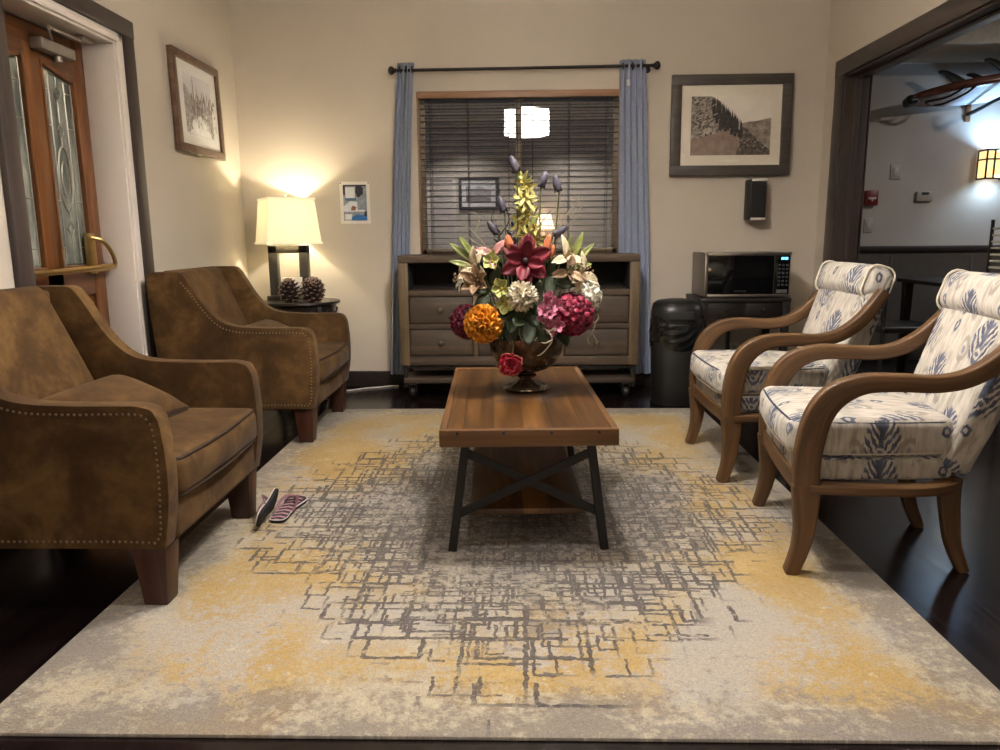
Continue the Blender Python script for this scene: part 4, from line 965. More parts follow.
# poster taped beside the curtain
PO = thing('notice_sheet', 'small white bordered blue and grey flyer taped to the wall beside the left curtain', 'poster', (-1.174, YB - .0015, 1.342))
b = MB(); b.box((-.108, -.0006, -.147), (.108, .0012, .147), 0); b.build('paper', plain('flyer_paper', 'dedad2', .5, var=.02), PO)
pm = [plain('flyer_grey', '8b949f', .5, var=.15, scale=30), plain('flyer_dark', '2c2a33', .5, var=.2), plain('flyer_blue', '2f6fb0', .5, var=.1), plain('flyer_white', 'd5d8dc', .5, var=.05), plain('flyer_skin', '8a5a48', .5, var=.2), plain('flyer_slate', '4d6d92', .5, var=.2)]
w, h = .084, .125
polys = [(0, q([(0, 0), (1, 0), (1, 1), (0, 1)])), (1, q([(0, .96), (1, .96), (1, 1), (0, 1)])), (3, q([(.1, .62), (.5, .62), (.5, .93), (.1, .93)])), (1, q([(0, .72), (.09, .72), (.09, .98), (0, .98)])), (1, q([(.52, .8), (.6, .66), (.68, .64), (.74, .70), (.85, .74), (.86, .9), (.75, .99), (.55, .97)])), (5, q([(.08, .56), (.55, .56), (.55, .63), (.08, .63)])),
         (3, q([(.0, .25), (.9, .25), (.9, .5), (.3, .55), (0, .4)])), (4, q([(.32, .28), (.5, .28), (.55, .38), (.4, .42), (.33, .36)])), (0, q([(.6, .3), (1, .3), (1, .6), (.6, .55)])), (3, q([(.05, .03), (.36, .03), (.36, .18), (.05, .18)])), (2, q([(.34, .0), (1, .0), (1, .13), (.62, .17), (.34, .1)])), (1, q([(.88, .12), (1, .12), (1, .26), (.9, .24)]))]
sheets(polys, -.0007).build('print', pm, PO, smooth=False)
for sx in (-1, 1):
    b = MB(); b.box((sx * .100 - .005, -.0016, .134), (sx * .100 + .005, -.0006, .142), 0); b.build('tape', BLACK, PO)

# speaker
SP = thing('wall_speaker', 'black wall mounted bookshelf speaker with silver end caps under the framed photograph', 'speaker', (1.648, 5.5, 1.332))
b = MB(); b.box((-.058, -.150, -.138), (.058, -.020, .138), .010); b.build('cabinet', plain('speaker_body', '121212', .5), SP)
b = MB(); b.box((-.050, -.158, -.118), (.050, -.148, .118), .006); b.ball((0, -.1575, -.088), .012, sc=(1, .25, 1)); b.build('grille', plain('speaker_cloth', '232222', .85, var=.2, scale=300), SP)
for z in (-.131, .131):
    b = MB(); b.box((-.046, -.162, z - .008), (.056, -.10, z + .008), .004); b.build('end_cap', plain('silver_cap', 'd6d2ca', .3) if z < 0 else bpy.data.materials['silver_cap'], SP)
b = MB(); b.box((-.02, -.022, -.04), (.02, -.0005, .04), .003); b.build('bracket', BLACK, SP)

# ------------------------------------------------------------------ microwave, its stand, bin
ST = thing('microwave_stand', 'dark wood stand under the microwave behind the ikat armchair', 'table', (1.495, 5.215, 0))
STD = wood('black_brown_wood', '120e0c', '1c1613', '271f1b', 0, 1, .45)
b = MB(); b.box((-.30, -.215, .655), (.30, .215, .682), .004); b.build('tabletop', STD, ST)
for sx in (-1, 1):
    for sy in (-1, 1):
        b = MB(); b.frustum((sx * .272, sy * .19), (sx * .272, sy * .19), (.018, .018), (.024, .024), 0, .656, .003); b.build('leg', STD, ST)
b = MB(); b.box((-.255, -.20, .545), (.255, -.185, .655), .003); b.box((-.255, .18, .545), (.255, .195, .655), .003)
b.build('apron', STD, ST)
for xa in (-.235, .01):
    b = MB(); b.box((xa, -.206, .560), (xa + .225, -.198, .645), .003); d = b.build('drawer', STD, ST); b = MB(); b.ball((xa + .112, -.214, .602), .010); b.build('knob', IRON2, d)
b = MB(); b.box((-.012, .15, .20), (.012, .18, .56), .003); b.build('divider', STD, ST)
b = MB(); b.box((-.27, -.19, .17), (.27, .19, .195), .003); b.build('lower_shelf', STD, ST)
MW = thing('microwave_oven', 'stainless steel microwave oven with black glass door on the dark stand', 'microwave', (1.500, 5.0, .686))
b = MB(); b.box((-.278, .012, .004), (.278, .375, .292), .006); b.build('body', plain('grey_steel_case', '8d857c', .4, .8), MW)
b = MB(); b.box((-.280, 0, .003), (.280, .014, .022), .003); b.box((-.280, 0, .272), (.280, .014, .294), .003); b.box((-.280, 0, .003), (-.258, .014, .294), .003); b.box((.272, 0, .003), (.280, .014, .294), .003); b.build('front_trim', STEEL, MW)
BG = plain('black_glass', '0b0b0c', .08, var=.02)
b = MB(); b.box((-.260, .003, .020), (.176, .013, .274), .002); d = b.build('door', BG, MW)
b = MB(); b.box((.168, -.001, .022), (.176, .004, .272), .002); b.build('handle_strip', IRON2, d)
b = MB(); b.box((.178, .003, .020), (.274, .013, .274), .002); p = b.build('control_panel', BG, MW)
b = MB(); b.box((.214, .0018, .246), (.233, .0034, .262), 0); b.box((.237, .0018, .246), (.256, .0034, .262), 0); b.build('clock_display', emit('cyan_display', (.12, .55, .95, 1), 2.2), p)['label'] = 'glowing blue clock display'
for r in range(6):
    for c in range(3):
        b = MB(); b.box((.197 + c * .025, .0018, .205 - r * .026), (.212 + c * .025, .0034, .218 - r * .026), .001); b.build('button', plain('grey_key', '44464a', .4) if r == c == 0 else bpy.data.materials['grey_key'], p)
b = MB(); b.box((.19, .0018, .027), (.262, .0034, .052), .001); b.build('start_pad', plain('start_key', '5a5a5c', .4), p)
me = text_mesh('SAMSUNG', .017); me.materials.append(STEEL); o = bpy.data.objects.new('maker_mark', me); COL.objects.link(o); o.parent = d; o.location = (-.045, .0024, .041); o.rotation_euler = (pi / 2, 0, 0)
for sx in (-1, 1):
    b = MB(); b.cyl((sx * .22, .05, -.0035), (sx * .22, .05, .006), .012); b.cyl((sx * .22, .32, -.0035), (sx * .22, .32, .006), .012); b.build('foot', BLACK, MW)

def oval(rx, ry, z, n=40, p=2.6):
    return [(rx * (abs(cos(t)) ** (2 / p)) * (1 if cos(t) >= 0 else -1), ry * (abs(sin(t)) ** (2 / p)) * (1 if sin(t) >= 0 else -1), z) for t in [2 * pi * k / n for k in range(n)]]
def loft(b, rings, caps=(True, True)):
    bm = b.bm; R = [[bm.verts.new(p) for p in r] for r in rings]; n = len(R[0])
    for a, c in zip(R, R[1:]):
        for k in range(n): bm.faces.new((a[k], a[(k + 1) % n], c[(k + 1) % n], c[k]))
    if caps[0]: bm.faces.new(R[0][::-1])
    if caps[1]: bm.faces.new(R[-1])
    bmesh.ops.recalc_face_normals(bm, faces=bm.faces[:]); return b
TC = thing('trash_bin', 'black bin with a plastic bag folded over its rim beside the dresser', 'trash can', (1.035, 4.945, 0))
b = MB(); loft(b, [oval(.150, .150, 0), oval(.152, .152, .01), oval(.163, .160, .54), oval(.160, .157, .545)]); b.build('body', plain('bin_plastic', '0f0f0f', .5), TC)
b = MB(); loft(b, [oval(.163, .163, .540), oval(.164, .164, .58), oval(.162, .160, .62), oval(.152, .146, .655), oval(.125, .115, .676), oval(.06, .06, .686), oval(.01, .01, .688)]); ld = b.build('lid', plain('lid_plastic', '151515', .4), TC)
b = MB(); b.rbox((.16, .02, .06), .01, 4, M=Matrix.Translation((0, -.158, .588)) @ Matrix.Rotation(radians(-12), 4, 'X')); b.build('flap', plain('flap_plastic', '1b1b1b', .35), ld)
b = MB(); r_ = random.Random(3); rings = []
for j in range(17):
    z = .555 - .165 * j / 16; rings.append([(x * (1 + .018 * sin(7 * t + j * .9) * sin(j / 16 * pi) + .022 * abs(sin(5 * t + .5 * j)) * sin(j / 16 * pi) + .012), y * (1 + .05 * sin(j / 16 * pi) * abs(sin(4.5 * t + j * .55))) * 1.012, z - .03 * sin(3 * t)) for (x, y, _), t in zip(oval(.165, .161, 0, 96), [2 * pi * k / 96 for k in range(96)])])
loft(b, rings, (False, False)); bg = b.build('bin_bag', plain('black_bag_film', '131414', .16, spec=.8), TC, 180)
bg['label'] = 'shiny black plastic bag'

OU = thing('wall_outlet', 'white wall outlet plate low on the back wall behind the armchair', 'outlet', (1.575, YB, .262))
b = MB(); b.box((-.036, -.006, -.058), (.036, 0, .058), .003); b.build('plate', plain('outlet_white', 'd8d2c6', .4), OU)
for z in (-.02, .02):
    b = MB(); b.box((-.017, -.008, z - .014), (.017, -.005, z + .014), .002); b.build('socket', plain('outlet_socket', 'bdb6aa', .4) if z < 0 else bpy.data.materials['outlet_socket'], OU)

# ------------------------------------------------------------------ flip-flops
SOLE = plain('black_foam', '161416', .8); STRAP = plain('mauve_strap', '7d5560', .6); RIMW = plain('pale_rim', 'cdc3c2', .6)
def footbed():
    g = G('striped_footbed'); x, y, z = g.sep(g.co())
    s1 = g.step(g.m('SINE', g.m('ADD', g.m('MULTIPLY', y, 190.0), g.m('MULTIPLY', g.m('ABSOLUTE', x), 90.0))), .0, .4)
    c = g.mix(s1, S('2a2024'), S('a37d84')); return g.fin(g.mix(g.step(g.m('ABSOLUTE', x), .024, .03), c, S('3c2b33')), .8)
FBED = footbed()
def flipflop(label, M):
    t = thing('flip_flop', label, 'flip-flop', M.translation, 0, 'flip-flops on the rug'); t.matrix_world = M
    half = [(.0, -.125), (.022, -.120), (.030, -.095), (.028, -.05), (.027, 0), (.034, .05), (.042, .085), (.038, .115), (.020, .133), (0, .136)]
    ol = cr(half, 5); ol = ol + [(-x, y) for x, y in reversed(ol[1:-1])]
    b = MB(); b.prism(ol, 0, .013, 'z', .003); b.build('sole', SOLE, t)
    b = MB(); b.prism([(x * .985, y * .99) for x, y in ol], .0125, .0155, 'z', .001); b.build('footbed', FBED, t)
    b = MB(); b.tube([(x * 1.0, y * 1.0, .0128) for x, y in ol], .0022, 6, closed=True); b.build('rim', RIMW, t)
    for s in (-1, 1):
        b = MB(); b.sweep(cr([(s * .031, -.035, .012), (s * .034, .0, .03), (s * .022, .05, .042), (0, .088, .030)], 6), .012, .004, (s, 0, .6)); b.build('strap', STRAP, t)
    b = MB(); b.cyl((0, .088, .012), (0, .088, .033), .0035, 8); b.build('toe_post', STRAP, t)
flipflop('mauve striped flip-flop lying flat on the rug', Matrix.Translation((-.938, 2.865, .0118)) @ Matrix.Rotation(radians(-2), 4, 'Z') @ Matrix.Scale(1.06, 4))
flipflop('black soled flip-flop standing on its edge by the armchair leg', Matrix.Translation((-.983, 2.775, .056)) @ Matrix.Rotation(radians(4), 4, 'Z') @ Matrix.Rotation(radians(-74), 4, 'Y') @ Matrix.Scale(1.06, 4))

# ------------------------------------------------------------------ pendant over the coffee table (seen in the window glass) and the rear wall
PD = thing('pendant_lamp', 'lit white drum pendant lamp hanging above the coffee table, mirrored in the window glass', 'lamp', PEND)
b = MB(); b.lathe([(.24, -.125), (.24, .125), (.237, .125), (.237, -.125)], 48, cap=False)
b.bm.faces.new([v for v in b.bm.verts][:0]) if False else None
b.build('drum_shade', PSHADE, PD)
b = MB(); b.cyl((0, 0, .10), (0, 0, .68), .004, 8); b.cyl((0, 0, .05), (0, 0, .11), .02); b.build('cord', IRON2, PD)
b = MB(); b.lathe([(.06, .698), (.06, .685), (.02, .672), (.001, .672)], 24); b.build('ceiling_cup', IRON2, PD)
b = MB()
for k in range(3): b.tube([(0, 0, .11), (.237 * cos(k * 2.094), .237 * sin(k * 2.094), .118)], .003, 6)
b.build('spider', IRON2, PD)
RP = thing('framed_print', 'dark framed picture on the wall behind the camera, mirrored in the window glass', 'picture', (-.70, YR + .002, 1.83), pi, 'framed pictures')
frame(RP, .70, .56, .055, .03, MATW, FRD, None, None)
w, h = .22, .16; polys = [(1, q([(0, 0), (1, 0), (1, 1), (0, 1)])), (0, q([(0, .6), (.5, .9), (.7, .62), (1, .95), (1, 1), (0, 1)])), (2, q([(0, 0), (1, 0), (1, .3), (.5, .45), (0, .2)]))]
sheets(polys, -.0168).build('print', sk, RP, smooth=False)
CN = thing('console_table', 'dark console table against the wall behind the camera, mirrored in the window glass', 'table', (.45, YR + .20, 0))
b = MB(); b.box((-.55, -.17, .72), (.55, .17, .75), .005); b.build('tabletop', STD, CN)
for sx in (-1, 1):
    for sy in (-1, 1): b = MB(); b.frustum((sx * .51, sy * .14), (sx * .51, sy * .14), (.018, .018), (.024, .024), 0, .722, .003); b.build('leg', STD, CN)
BLP = thing('buffet_lamp', 'lit white lamp on the console behind the camera, mirrored in the window glass', 'lamp', (.42, YR + .20, .7505))
b = MB(); b.lathe([(.07, 0), (.08, .02), (.03, .05), (.075, .16), (.085, .25), (.05, .36), (.02, .42), (.015, .50)], 28); b.build('base', WHITE, BLP)
b = MB(); b.lathe([(.20, .46), (.13, .72), (.127, .72), (.197, .46)], 36, cap=False); b.build('lamp_shade', m_shade('lit_small_shade', (1, .84, .62, 1), 2.6), BLP)
b = MB(); b.box((-1.62, YR, .75), (-1.56, YR + .03, 2.08), .004); b.box((-1.16, YR, .75), (-1.10, YR + .03, 2.08), .004); b.box((-1.62, YR, .70), (-1.10, YR + .03, .76), .004); b.box((-1.62, YR, 2.06), (-1.10, YR + .03, 2.12), .004)
w2 = struct(b.build('window_2', WHITE)); b = MB()
for k in range(40): b.box((-1.57, YR + .004, .765 + k * .0325), (-1.15, YR + .012, .790 + k * .0325), .002)
b.build('white_blind', WHITE, w2)

# ------------------------------------------------------------------ dining room beyond the opening
SC_ = thing('wall_sconce', 'lit mission style wall sconce with amber panels at the right edge', 'lamp', (3.925, 6.6, 1.645))
AMB = emit('amber_glass', (1.0, .70, .30, 1), .95)
b = MB(); b.box((-.06, -.02, -.09), (.06, -.0005, .09), .004); b.build('back_plate', IRON, SC_)
b = MB()
for x in (-.095, -.032, .032, .095): b.box((x - .006, -.150, -.115), (x + .006, -.138, .115), .002)
for x in (-.095, .095): b.box((x - .006, -.03, -.115), (x + .006, -.018, .115), .002)
for z in (-.115, .04, .115):
    b.box((-.101, -.150, z - .006), (.101, -.138, z + .006), .002)
    for x in (-.095, .095): b.box((x - .006, -.15, z - .006), (x + .006, -.018, z + .006), .002)
b.build('cage', IRON, SC_)
b = MB(); b.box((-.092, -.140, -.105), (.092, -.137, .105), 0)
for x in (-.094, .091): b.box((x, -.14, -.105), (x + .003, -.02, .105), 0)
b.build('amber_panel', AMB, SC_)

SB = thing('surfboard', 'brown surfboard lying fins up on a wall rack in the next room', 'surfboard', (3.90, 6.34, 2.235))
SB.rotation_euler = (radians(-14), radians(-8.0), 0)
def boardm():
    g = G('surfboard_lacquer'); x, y, z = g.sep(g.co()); n = g.noise(g.mp(g.co(), (1, 14, 14)), 2.0, 4)
    brown = g.ramp(n, [(.3, S('4a2a1c')), (.7, S('6e4230'))]); pale = g.ramp(n, [(.3, S('aeb6c4')), (.7, S('c6ccd6'))])
    return g.fin(g.mix(g.step(z, -.034, -.026), pale, brown), .25)
def bshape(w):
    u = w.x / .84; k = (1 - abs(u) ** (2.6 if u > 0 else 2.2)); k = max(.0, k) ** .62
    return (w.x, w.y * max(.10, k), w.z * max(.35, k ** .5) + .05 * u * u * (1 if u > 0 else .5) - .03 * max(0, -u - .6))
b = MB(); b.rbox((1.68, .46, .075), .030, 26, fn=bshape); b.build('board', boardm(), SB, 60)
for x, y in ((-.40, -.02), (-.10, -.12), (-.10, .13)):
    b = MB(); fin = cr([(-.005, 0), (-.045, .05), (-.085, .105), (-.120, .125), (-.118, .14), (-.075, .135), (-.02, .10), (.035, .05), (.075, 0)], 4)
    b.prism([(x + a * 1.25, .030 + c * 1.2) for a, c in fin], y - .005, y + .005, 'y', .003); b.build('fin', BLACK, SB)
b = MB(); b.tube([(p_[0] + .12, p_[1] + .02, p_[2]) for p_ in cr([(-.56, -.15, .035), (-.58, -.20, .0), (-.62, -.20, -.035), (-.70, -.12, -.05), (-.82, -.06, -.04), (-.72, -.05, -.075), (-.58, -.16, -.06), (-.50, -.215, -.01), (-.44, -.18, .04)], 6)], .009, 8); b.build('leash', BLACK, SB)
b = MB(); b.rbox((.10, .12, .075), .03, 4, M=Matrix.Translation((-.79, 0, -.0))); b.build('tail_pad', BLACK, SB)
def rack(label, x, z):
    t = thing('surfboard_rack', label, 'rack', (x, 6.6, z))
    b = MB(); b.box((-.022, -.014, -.11), (.022, -.0005, .06), .004); b.build('plate', OAK, t)
    b = MB(); b.tube(cr([(0, -.012, -.05), (0, -.14, -.035), (0, -.34, -.005), (0, -.50, .02), (0, -.545, .10)], 6), .016, 10); b.build('padded_arm', BLACK, t)
rack('black padded surfboard rack arm left of the lit sconce', 3.715, 2.105)

FP = thing('fire_alarm_pull', 'red fire alarm pull box on the grey wall', 'fire alarm', (2.972, 6.6, 1.388))
RED = plain('alarm_red', '6e1518', .4)
b = MB(); b.box((-.052, -.045, -.062), (.052, -.0005, .062), .006); b.build('housing', RED, FP)
b = MB(); b.box((-.032, -.052, -.012), (.032, -.043, .006), .002); b.box((-.007, -.053, -.03), (.007, -.043, -.008), .002); b.build('pull_handle', plain('alarm_white', 'c4b8b2', .5), FP)
TH = thing('thermostat', 'white thermostat on the grey wall right of the red alarm', 'thermostat', (3.418, 6.6, 1.398))
b = MB(); b.box((-.068, -.030, -.042), (.068, -.0005, .042), .008); b.build('case', plain('thermostat_white', 'a39c94', .5), TH)
b = MB(); b.box((-.03, -.0325, .012), (.03, -.029, .034), .001); b.build('display', plain('lcd_dark', '2f302e', .3), TH)
def plate(nm, label, x, z, w, h, rocker=True, cat='switch'):
    t = thing(nm, label, cat, (x, 6.6, z)); b = MB(); b.box((-w / 2, -.008, -h / 2), (w / 2, -.0005, h / 2), .003); b.build('plate', plain('grey_plate_' + nm, 'a8a29c', .5), t)
    b = MB(); b.box((-w * .22, -.012, -h * .28), (w * .22, -.007, h * .28), .002); b.build('rocker', plain('rocker_' + nm, 'b4aea8', .4), t)
plate('light_switch', 'pale light switch plate low on the grey wall under the red alarm', 2.975, 1.160, .072, .118)
plate('blank_plate', 'pale rectangular wall plate above the thermostat and red alarm', 3.168, 1.600, .088, .122, cat='wall plate')

DWD = plain('dining_black_wood', '15110f', .4, var=.1)
DT = thing('dining_table', 'dark dining table in the dim next room', 'table', (3.62, 5.66, 0))
b = MB(); b.box((-.62, -.42, .715), (.62, .42, .745), .006); b.build('tabletop', DWD, DT)
for sx in (-1, 1):
    for sy in (-1, 1): b = MB(); b.frustum((sx * .56, sy * .36), (sx * .56, sy * .36), (.022, .022), (.032, .032), 0, .716, .003); b.build('leg', DWD, DT)
def dchair(label, loc, rz):
    t = thing('dining_chair', label, 'chair', loc, rz, 'dark dining chairs')
    b = MB(); b.rbox((.42, .42, .05), .02, 5, M=Matrix.Translation((0, 0, .44))); b.build('seat', DWD, t)
    for sx in (-1, 1):
        b = MB(); b.tube(cr([(sx * .19, -.20, 0), (sx * .19, -.195, .44), (sx * .185, -.22, .75), (sx * .15, -.24, .86), (0, -.25, .875)], 6), .014, 8); b.build('leg', IRON2, t)
        b = MB(); b.tube([(sx * .19, .19, 0), (sx * .18, .18, .43)], .014, 8); b.build('leg', IRON2, t)
    b = MB(); b.rbox((.31, .02, .2), .009, 4, M=Matrix.Translation((0, -.23, .74))); b.build('backrest', DWD, t)
dchair('dark dining chair in the next room, behind the farther ikat armchair', (2.70, 5.40, 0), radians(-90))
dchair('dark dining chair in the next room, seen left of the nearer ikat headrest', (3.35, 4.95, 0), radians(0))

WR = thing('wire_rack', 'tall dark rack of white wire shelves at the right edge of the opening', 'rack', (2.955, 4.5, 0))
for x, y in ((-.14, -.12), (.14, -.12), (-.14, .12), (.14, .12)):
    b = MB(); b.cyl((x, y, 0), (x, y, 1.17), .010, 8); b.build('upright', IRON2, WR)
WIRE = plain('white_wire', 'b9b3a6', .5)
for k in range(22):
    z = .32 + k * .038; b = MB(); b.tube([(-.14, -.12, z), (.14, -.12, z), (.14, .12, z), (-.14, .12, z)], .006, 6, closed=True)
    for j in range(4): b.tube([(-.14, -.08 + j * .053, z), (.14, -.08 + j * .053, z)], .003, 5)
    b.build('wire_shelf', WIRE, WR)
b = MB(); b.box((-.14, -.02, 1.14), (.15, .02, 1.46), .006); b.build('sign_panel', BLACK, WR)

# ------------------------------------------------------------------ urn and flowers on the coffee table
UX, UY, UZ = .028, 3.10, RT + .457
def m_urn():
    g = G('brown_mercury_glass'); n = g.noise(g.co(), 18, 4, .6)
    return g.fin(g.ramp(n, [(.3, S('33271c')), (.55, S('5a4938')), (.75, S('8a7862'))]), g.ramp(n, [(.3, .12), (.7, .3)]), .55)
URN = thing('flower_urn', 'brown glass footed urn holding the flowers on the coffee table', 'vase', (UX, UY, UZ))
b = MB(); b.lathe([(.001, 0), (.092, 0), (.096, .006), (.092, .012), (.075, .018), (.045, .030), (.030, .042), (.028, .048), (.042, .054), (.044, .060), (.030, .066), (.030, .070), (.055, .078)], 48); b.build('foot', m_urn(), URN, 60)
b = MB(); b.lathe([(.050, .074), (.090, .088), (.125, .115), (.147, .155), (.156, .195), (.158, .222), (.154, .222), (.150, .195), (.140, .155), (.118, .118), (.085, .094), (.001, .084)], 48, cap=False); b.build('bowl', bpy.data.materials['brown_mercury_glass'], URN, 60)

STEM = plain('flower_stem', '4d5a2c', .6, var=.2); LEAF = plain('dark_leaf', '2f3d22', .5, var=.3, scale=20); LEAFL = plain('light_leaf', '7d8644', .5, var=.25, scale=20)
P_ = {k: plain('petal_' + k, v, .6, var=a, scale=sc) for k, v, a, sc in (('crimson', '780f26', .25, 18), ('cream', 'e6dcc4', .12, 40), ('orange', 'ec9a1a', .25, 30), ('burgundy', '6e1230', .3, 50), ('wine', '8e1a3c', .3, 50), ('white', 'ece7d6', .08, 40), ('orchid', 'c4708a', .2, 40),
    ('rose', 'b01a34', .25, 40), ('rosetip', 'dfa87a', .15, 40), ('lime', 'b3aa62', .2, 30), ('limehel', 'b3b56a', .15, 30), ('slate', '403b47', .2, 30), ('coral', 'c9774c', .2, 40), ('lily', 'd3c4a4', .15, 30), ('lilypink', 'c98f88', .2, 40), ('tan', '9a7d5e', .2, 30), ('twig', '9b9077', .15, 30), ('dark', '241016', .2, 50), ('yellow', 'b59a3c', .2, 40))}
def flower(nm, label, pos, cat='flower'):
    return thing(nm, label, cat, pos, 0, 'flowers in the brown urn')
def stem(t, pos, back=(0, 0, -1), r=.003, mat=None, spread=.07):
    p = Vector(pos); d = p - Vector((UX, UY, UZ + .2)); d.z = 0
    foot = Vector((UX, UY, UZ + .15)) + (d.normalized() * min(spread, d.length) if d.length > .001 else Vector())
    e = foot - p; bk = Vector(back).normalized() * .04; mid = bk * .9 + e * .45
    b = MB(); b.tube(cr([(0, 0, 0), tuple(bk), tuple(mid), tuple(e)], 5), r, 7); return b.build('stem', mat or STEM, t)
def fib(n):
    for i in range(n):
        z = 1 - 2 * (i + .5) / n; a = i * 2.39996; r = sqrt(1 - z * z); yield Vector((r * cos(a), r * sin(a), z))
def rose_layers(b, axis, spec, loc=(0, 0, 0), seed=0):
    """spec rows: (count, length, width, tilt above the petal plane, offset, cup, curl, tip, mat)"""
    r_ = random.Random(seed); A = axis_m(axis, loc)
    for (n, L, W, tilt, off, cup, curl, tip, mi) in spec:
        a0 = r_.uniform(0, 6)
        for k in range(n):
            a = a0 + 2 * pi * k / n + r_.uniform(-.12, .12); tl = tilt + r_.uniform(-.1, .1)
            d = Vector((cos(a) * cos(tl), sin(a) * cos(tl), sin(tl))); nn = Vector((-cos(a) * sin(tl), -sin(a) * sin(tl), cos(tl)))
            b.petal(L * r_.uniform(.92, 1.06), W, A @ mx(d, nn, Vector((cos(a), sin(a), 0)) * off), cup, curl, 6, 4, tip, .35, mi)
def ball_flower(nm, label, pos, R, mat, n, kind, back, seed=0):
    t = flower(nm, label, pos); r_ = random.Random(seed); b = MB()
    b.ball((0, 0, 0), R * .62, 12, 8)
    for d in fib(n):
        tl = d.orthogonal().normalized(); tl.rotate(Matrix.Rotation(r_.uniform(0, 6.3), 3, d))
        if kind == 'mum':
            b.petal(R * r_.uniform(.5, .6), R * .26, mx((d + tl * .15).normalized(), tl, d * R * .48), .5, r_.uniform(-.1, .3), 4, 2, 1.6, .4)
        elif kind == 'hydrangea':
            for k in range(4):
                x = tl.copy(); x.rotate(Matrix.Rotation(k * pi / 2, 3, d)); b.petal(R * .30, R * .30, mx((x + d * .25).normalized(), d, d * R * r_.uniform(.82, .98)), .2, .1, 3, 2, 1.3, .3)
        else:   # ruffle
            for k in range(3):
                x = tl.copy(); x.rotate(Matrix.Rotation(k * 2.1, 3, d)); b.petal(R * .42, R * .44, mx((x * .6 + d * r_.uniform(.5, .9)).normalized(), d, d * R * .6), .3, .35, 4, 3, 1.7, .4, ruff=.12)
    b.build('bloom', P_[mat], t, 180); stem(t, pos, back); return t
FY = 3.06
CAMD = Vector((0, -1, .25))
# crimson magnolia
t = flower('magnolia', 'big dark red magnolia at the centre of the bouquet', (.025, 2.98, 1.0)); b = MB()
rose_layers(b, (0, -1, .18), [(6, .100, .058, .06, .010, .30, .06, 1.25, 0), (4, .082, .052, .45, .008, .35, .06, 1.25, 0)], seed=3); b.build('bloom', P_['crimson'], t, 180)
b = MB(); b.ball((0, -.014, .003), .013, 12, 8); b.build('flower_eye', P_['dark'], t); stem(t, (.025, 2.98, 1.0), (0, 1, -.4))
ball_flower('chrysanthemum', 'round cream chrysanthemum below the dark red magnolia', (.012, 2.955, .868), .064, 'cream', 230, 'mum', (0, 1, -.6), 1)
ball_flower('marigold', 'ruffled orange flower head at the left of the bouquet', (-.142, 2.96, .758), .077, 'orange', 64, 'ruffle', (.5, .8, -.2), 2)
ball_flower('hydrangea', 'burgundy hydrangea head behind the orange flower', (-.212, 3.05, .757), .068, 'burgundy', 60, 'hydrangea', (.8, .3, -.2), 3)
ball_flower('hydrangea', 'burgundy hydrangea head at the right of the bouquet', (.212, 3.00, .790), .082, 'wine', 74, 'hydrangea', (-.7, .5, -.3), 4)
ball_flower('hydrangea', 'white hydrangea head behind the right burgundy one', (.262, 3.07, .862), .070, 'white', 56, 'hydrangea', (-.7, .2, -.4), 5)
# rose hanging over the rim
RPOS = (-.030, 2.895, .604); t = flower('rose', 'red rose with pale outer petals hanging over the urn rim', RPOS); b = MB()
rose_layers(b, (-.08, -1, .12), [(4, .052, .052, .25, .004, .40, .10, 1.7, 1), (7, .053, .056, .42, .006, .5, .12, 1.8, 0), (7, .050, .052, .75, .004, .55, .05, 1.8, 0), (6, .043, .044, 1.0, .002, .6, -.1, 1.8, 0), (5, .038, .036, 1.2, .0, .7, -.2, 1.8, 0), (3, .034, .026, 1.4, .0, .8, -.2, 1.8, 0)], seed=5)
b.build('bloom', [P_['rose'], P_['rosetip']], t, 180)
b = MB(); b.tube(cr([(0, .0, 0), (.0, .02, .02), (.01, .055, .085), (.015, .09, .10), (.025, .15, .05)], 5), .003, 7); b.build('stem', STEM, t)
# pink orchid sprig
t = flower('orchid_sprig', 'sprig of small pink orchids in front of the right burgundy head', (.13, 2.93, .795)); b = MB(); r_ = random.Random(8)
for k in range(11):
    c = Vector((-.028 + .075 * r_.random() - .02 * (k / 10), r_.uniform(-.015, .015), .065 - .125 * k / 10))
    rose_layers(b, (r_.uniform(-.5, .5), -1, r_.uniform(-.2, .5)), [(5, .030, .019, .25, .002, .3, .15, 1.3, 0), (1, .014, .010, 1.0, .002, .3, .2, 1.3, 1)], c, seed=k)
b.build('bloom', [P_['orchid'], P_['wine']], t, 180); b = MB(); b.tube(cr([(-.01, .012, -.06), (0, .015, .0), (.01, .02, .06), (-.02, .09, .02), (-.07, .15, -.10)], 5), .0025, 6); b.build('stem', STEM, t)
# tall yellow spidery orchid spike
t = flower('yellow_orchid_spike', 'tall spike of spidery yellow green orchids rising above the bouquet', (.028, 3.07, 1.02)); r_ = random.Random(12)
b = MB(); b.tube(cr([(0, 0, -.36), (0, .01, -.1), (.01, .0, .1), (.0, 0, .26), (-.045, 0, .345)], 6), .004, 7); b.build('stem', STEM, t)
for k in range(15):
    f = k / 14; c = Vector((.006 + r_.uniform(-.03, .04) * (1 - .4 * f), r_.uniform(-.035, .0), .0 + .29 * f)); b = MB(); ax = (r_.uniform(-.8, .8), -1, r_.uniform(-.1, .6)); L = .064 - .020 * f
    rose_layers(b, ax, [(6, L, .0125, .30, .002, .3, r_.uniform(-.3, .2), 1.0, 0), (2, L * .45, .012, .9, .002, .3, .2, 1.3, 1)], c, seed=20 + k); b.build('bloom', [P_['lime'], P_['yellow']], t, 180)
b = MB()
for k in range(10): b.ball((-.02 - .028 * k / 9 + r_.uniform(-.01, .01), r_.uniform(-.01, .01), .30 + .05 * k / 9), .008, 8, 6, sc=(.8, .8, 1.5))
b.build('bud_tip', P_['limehel'], t)
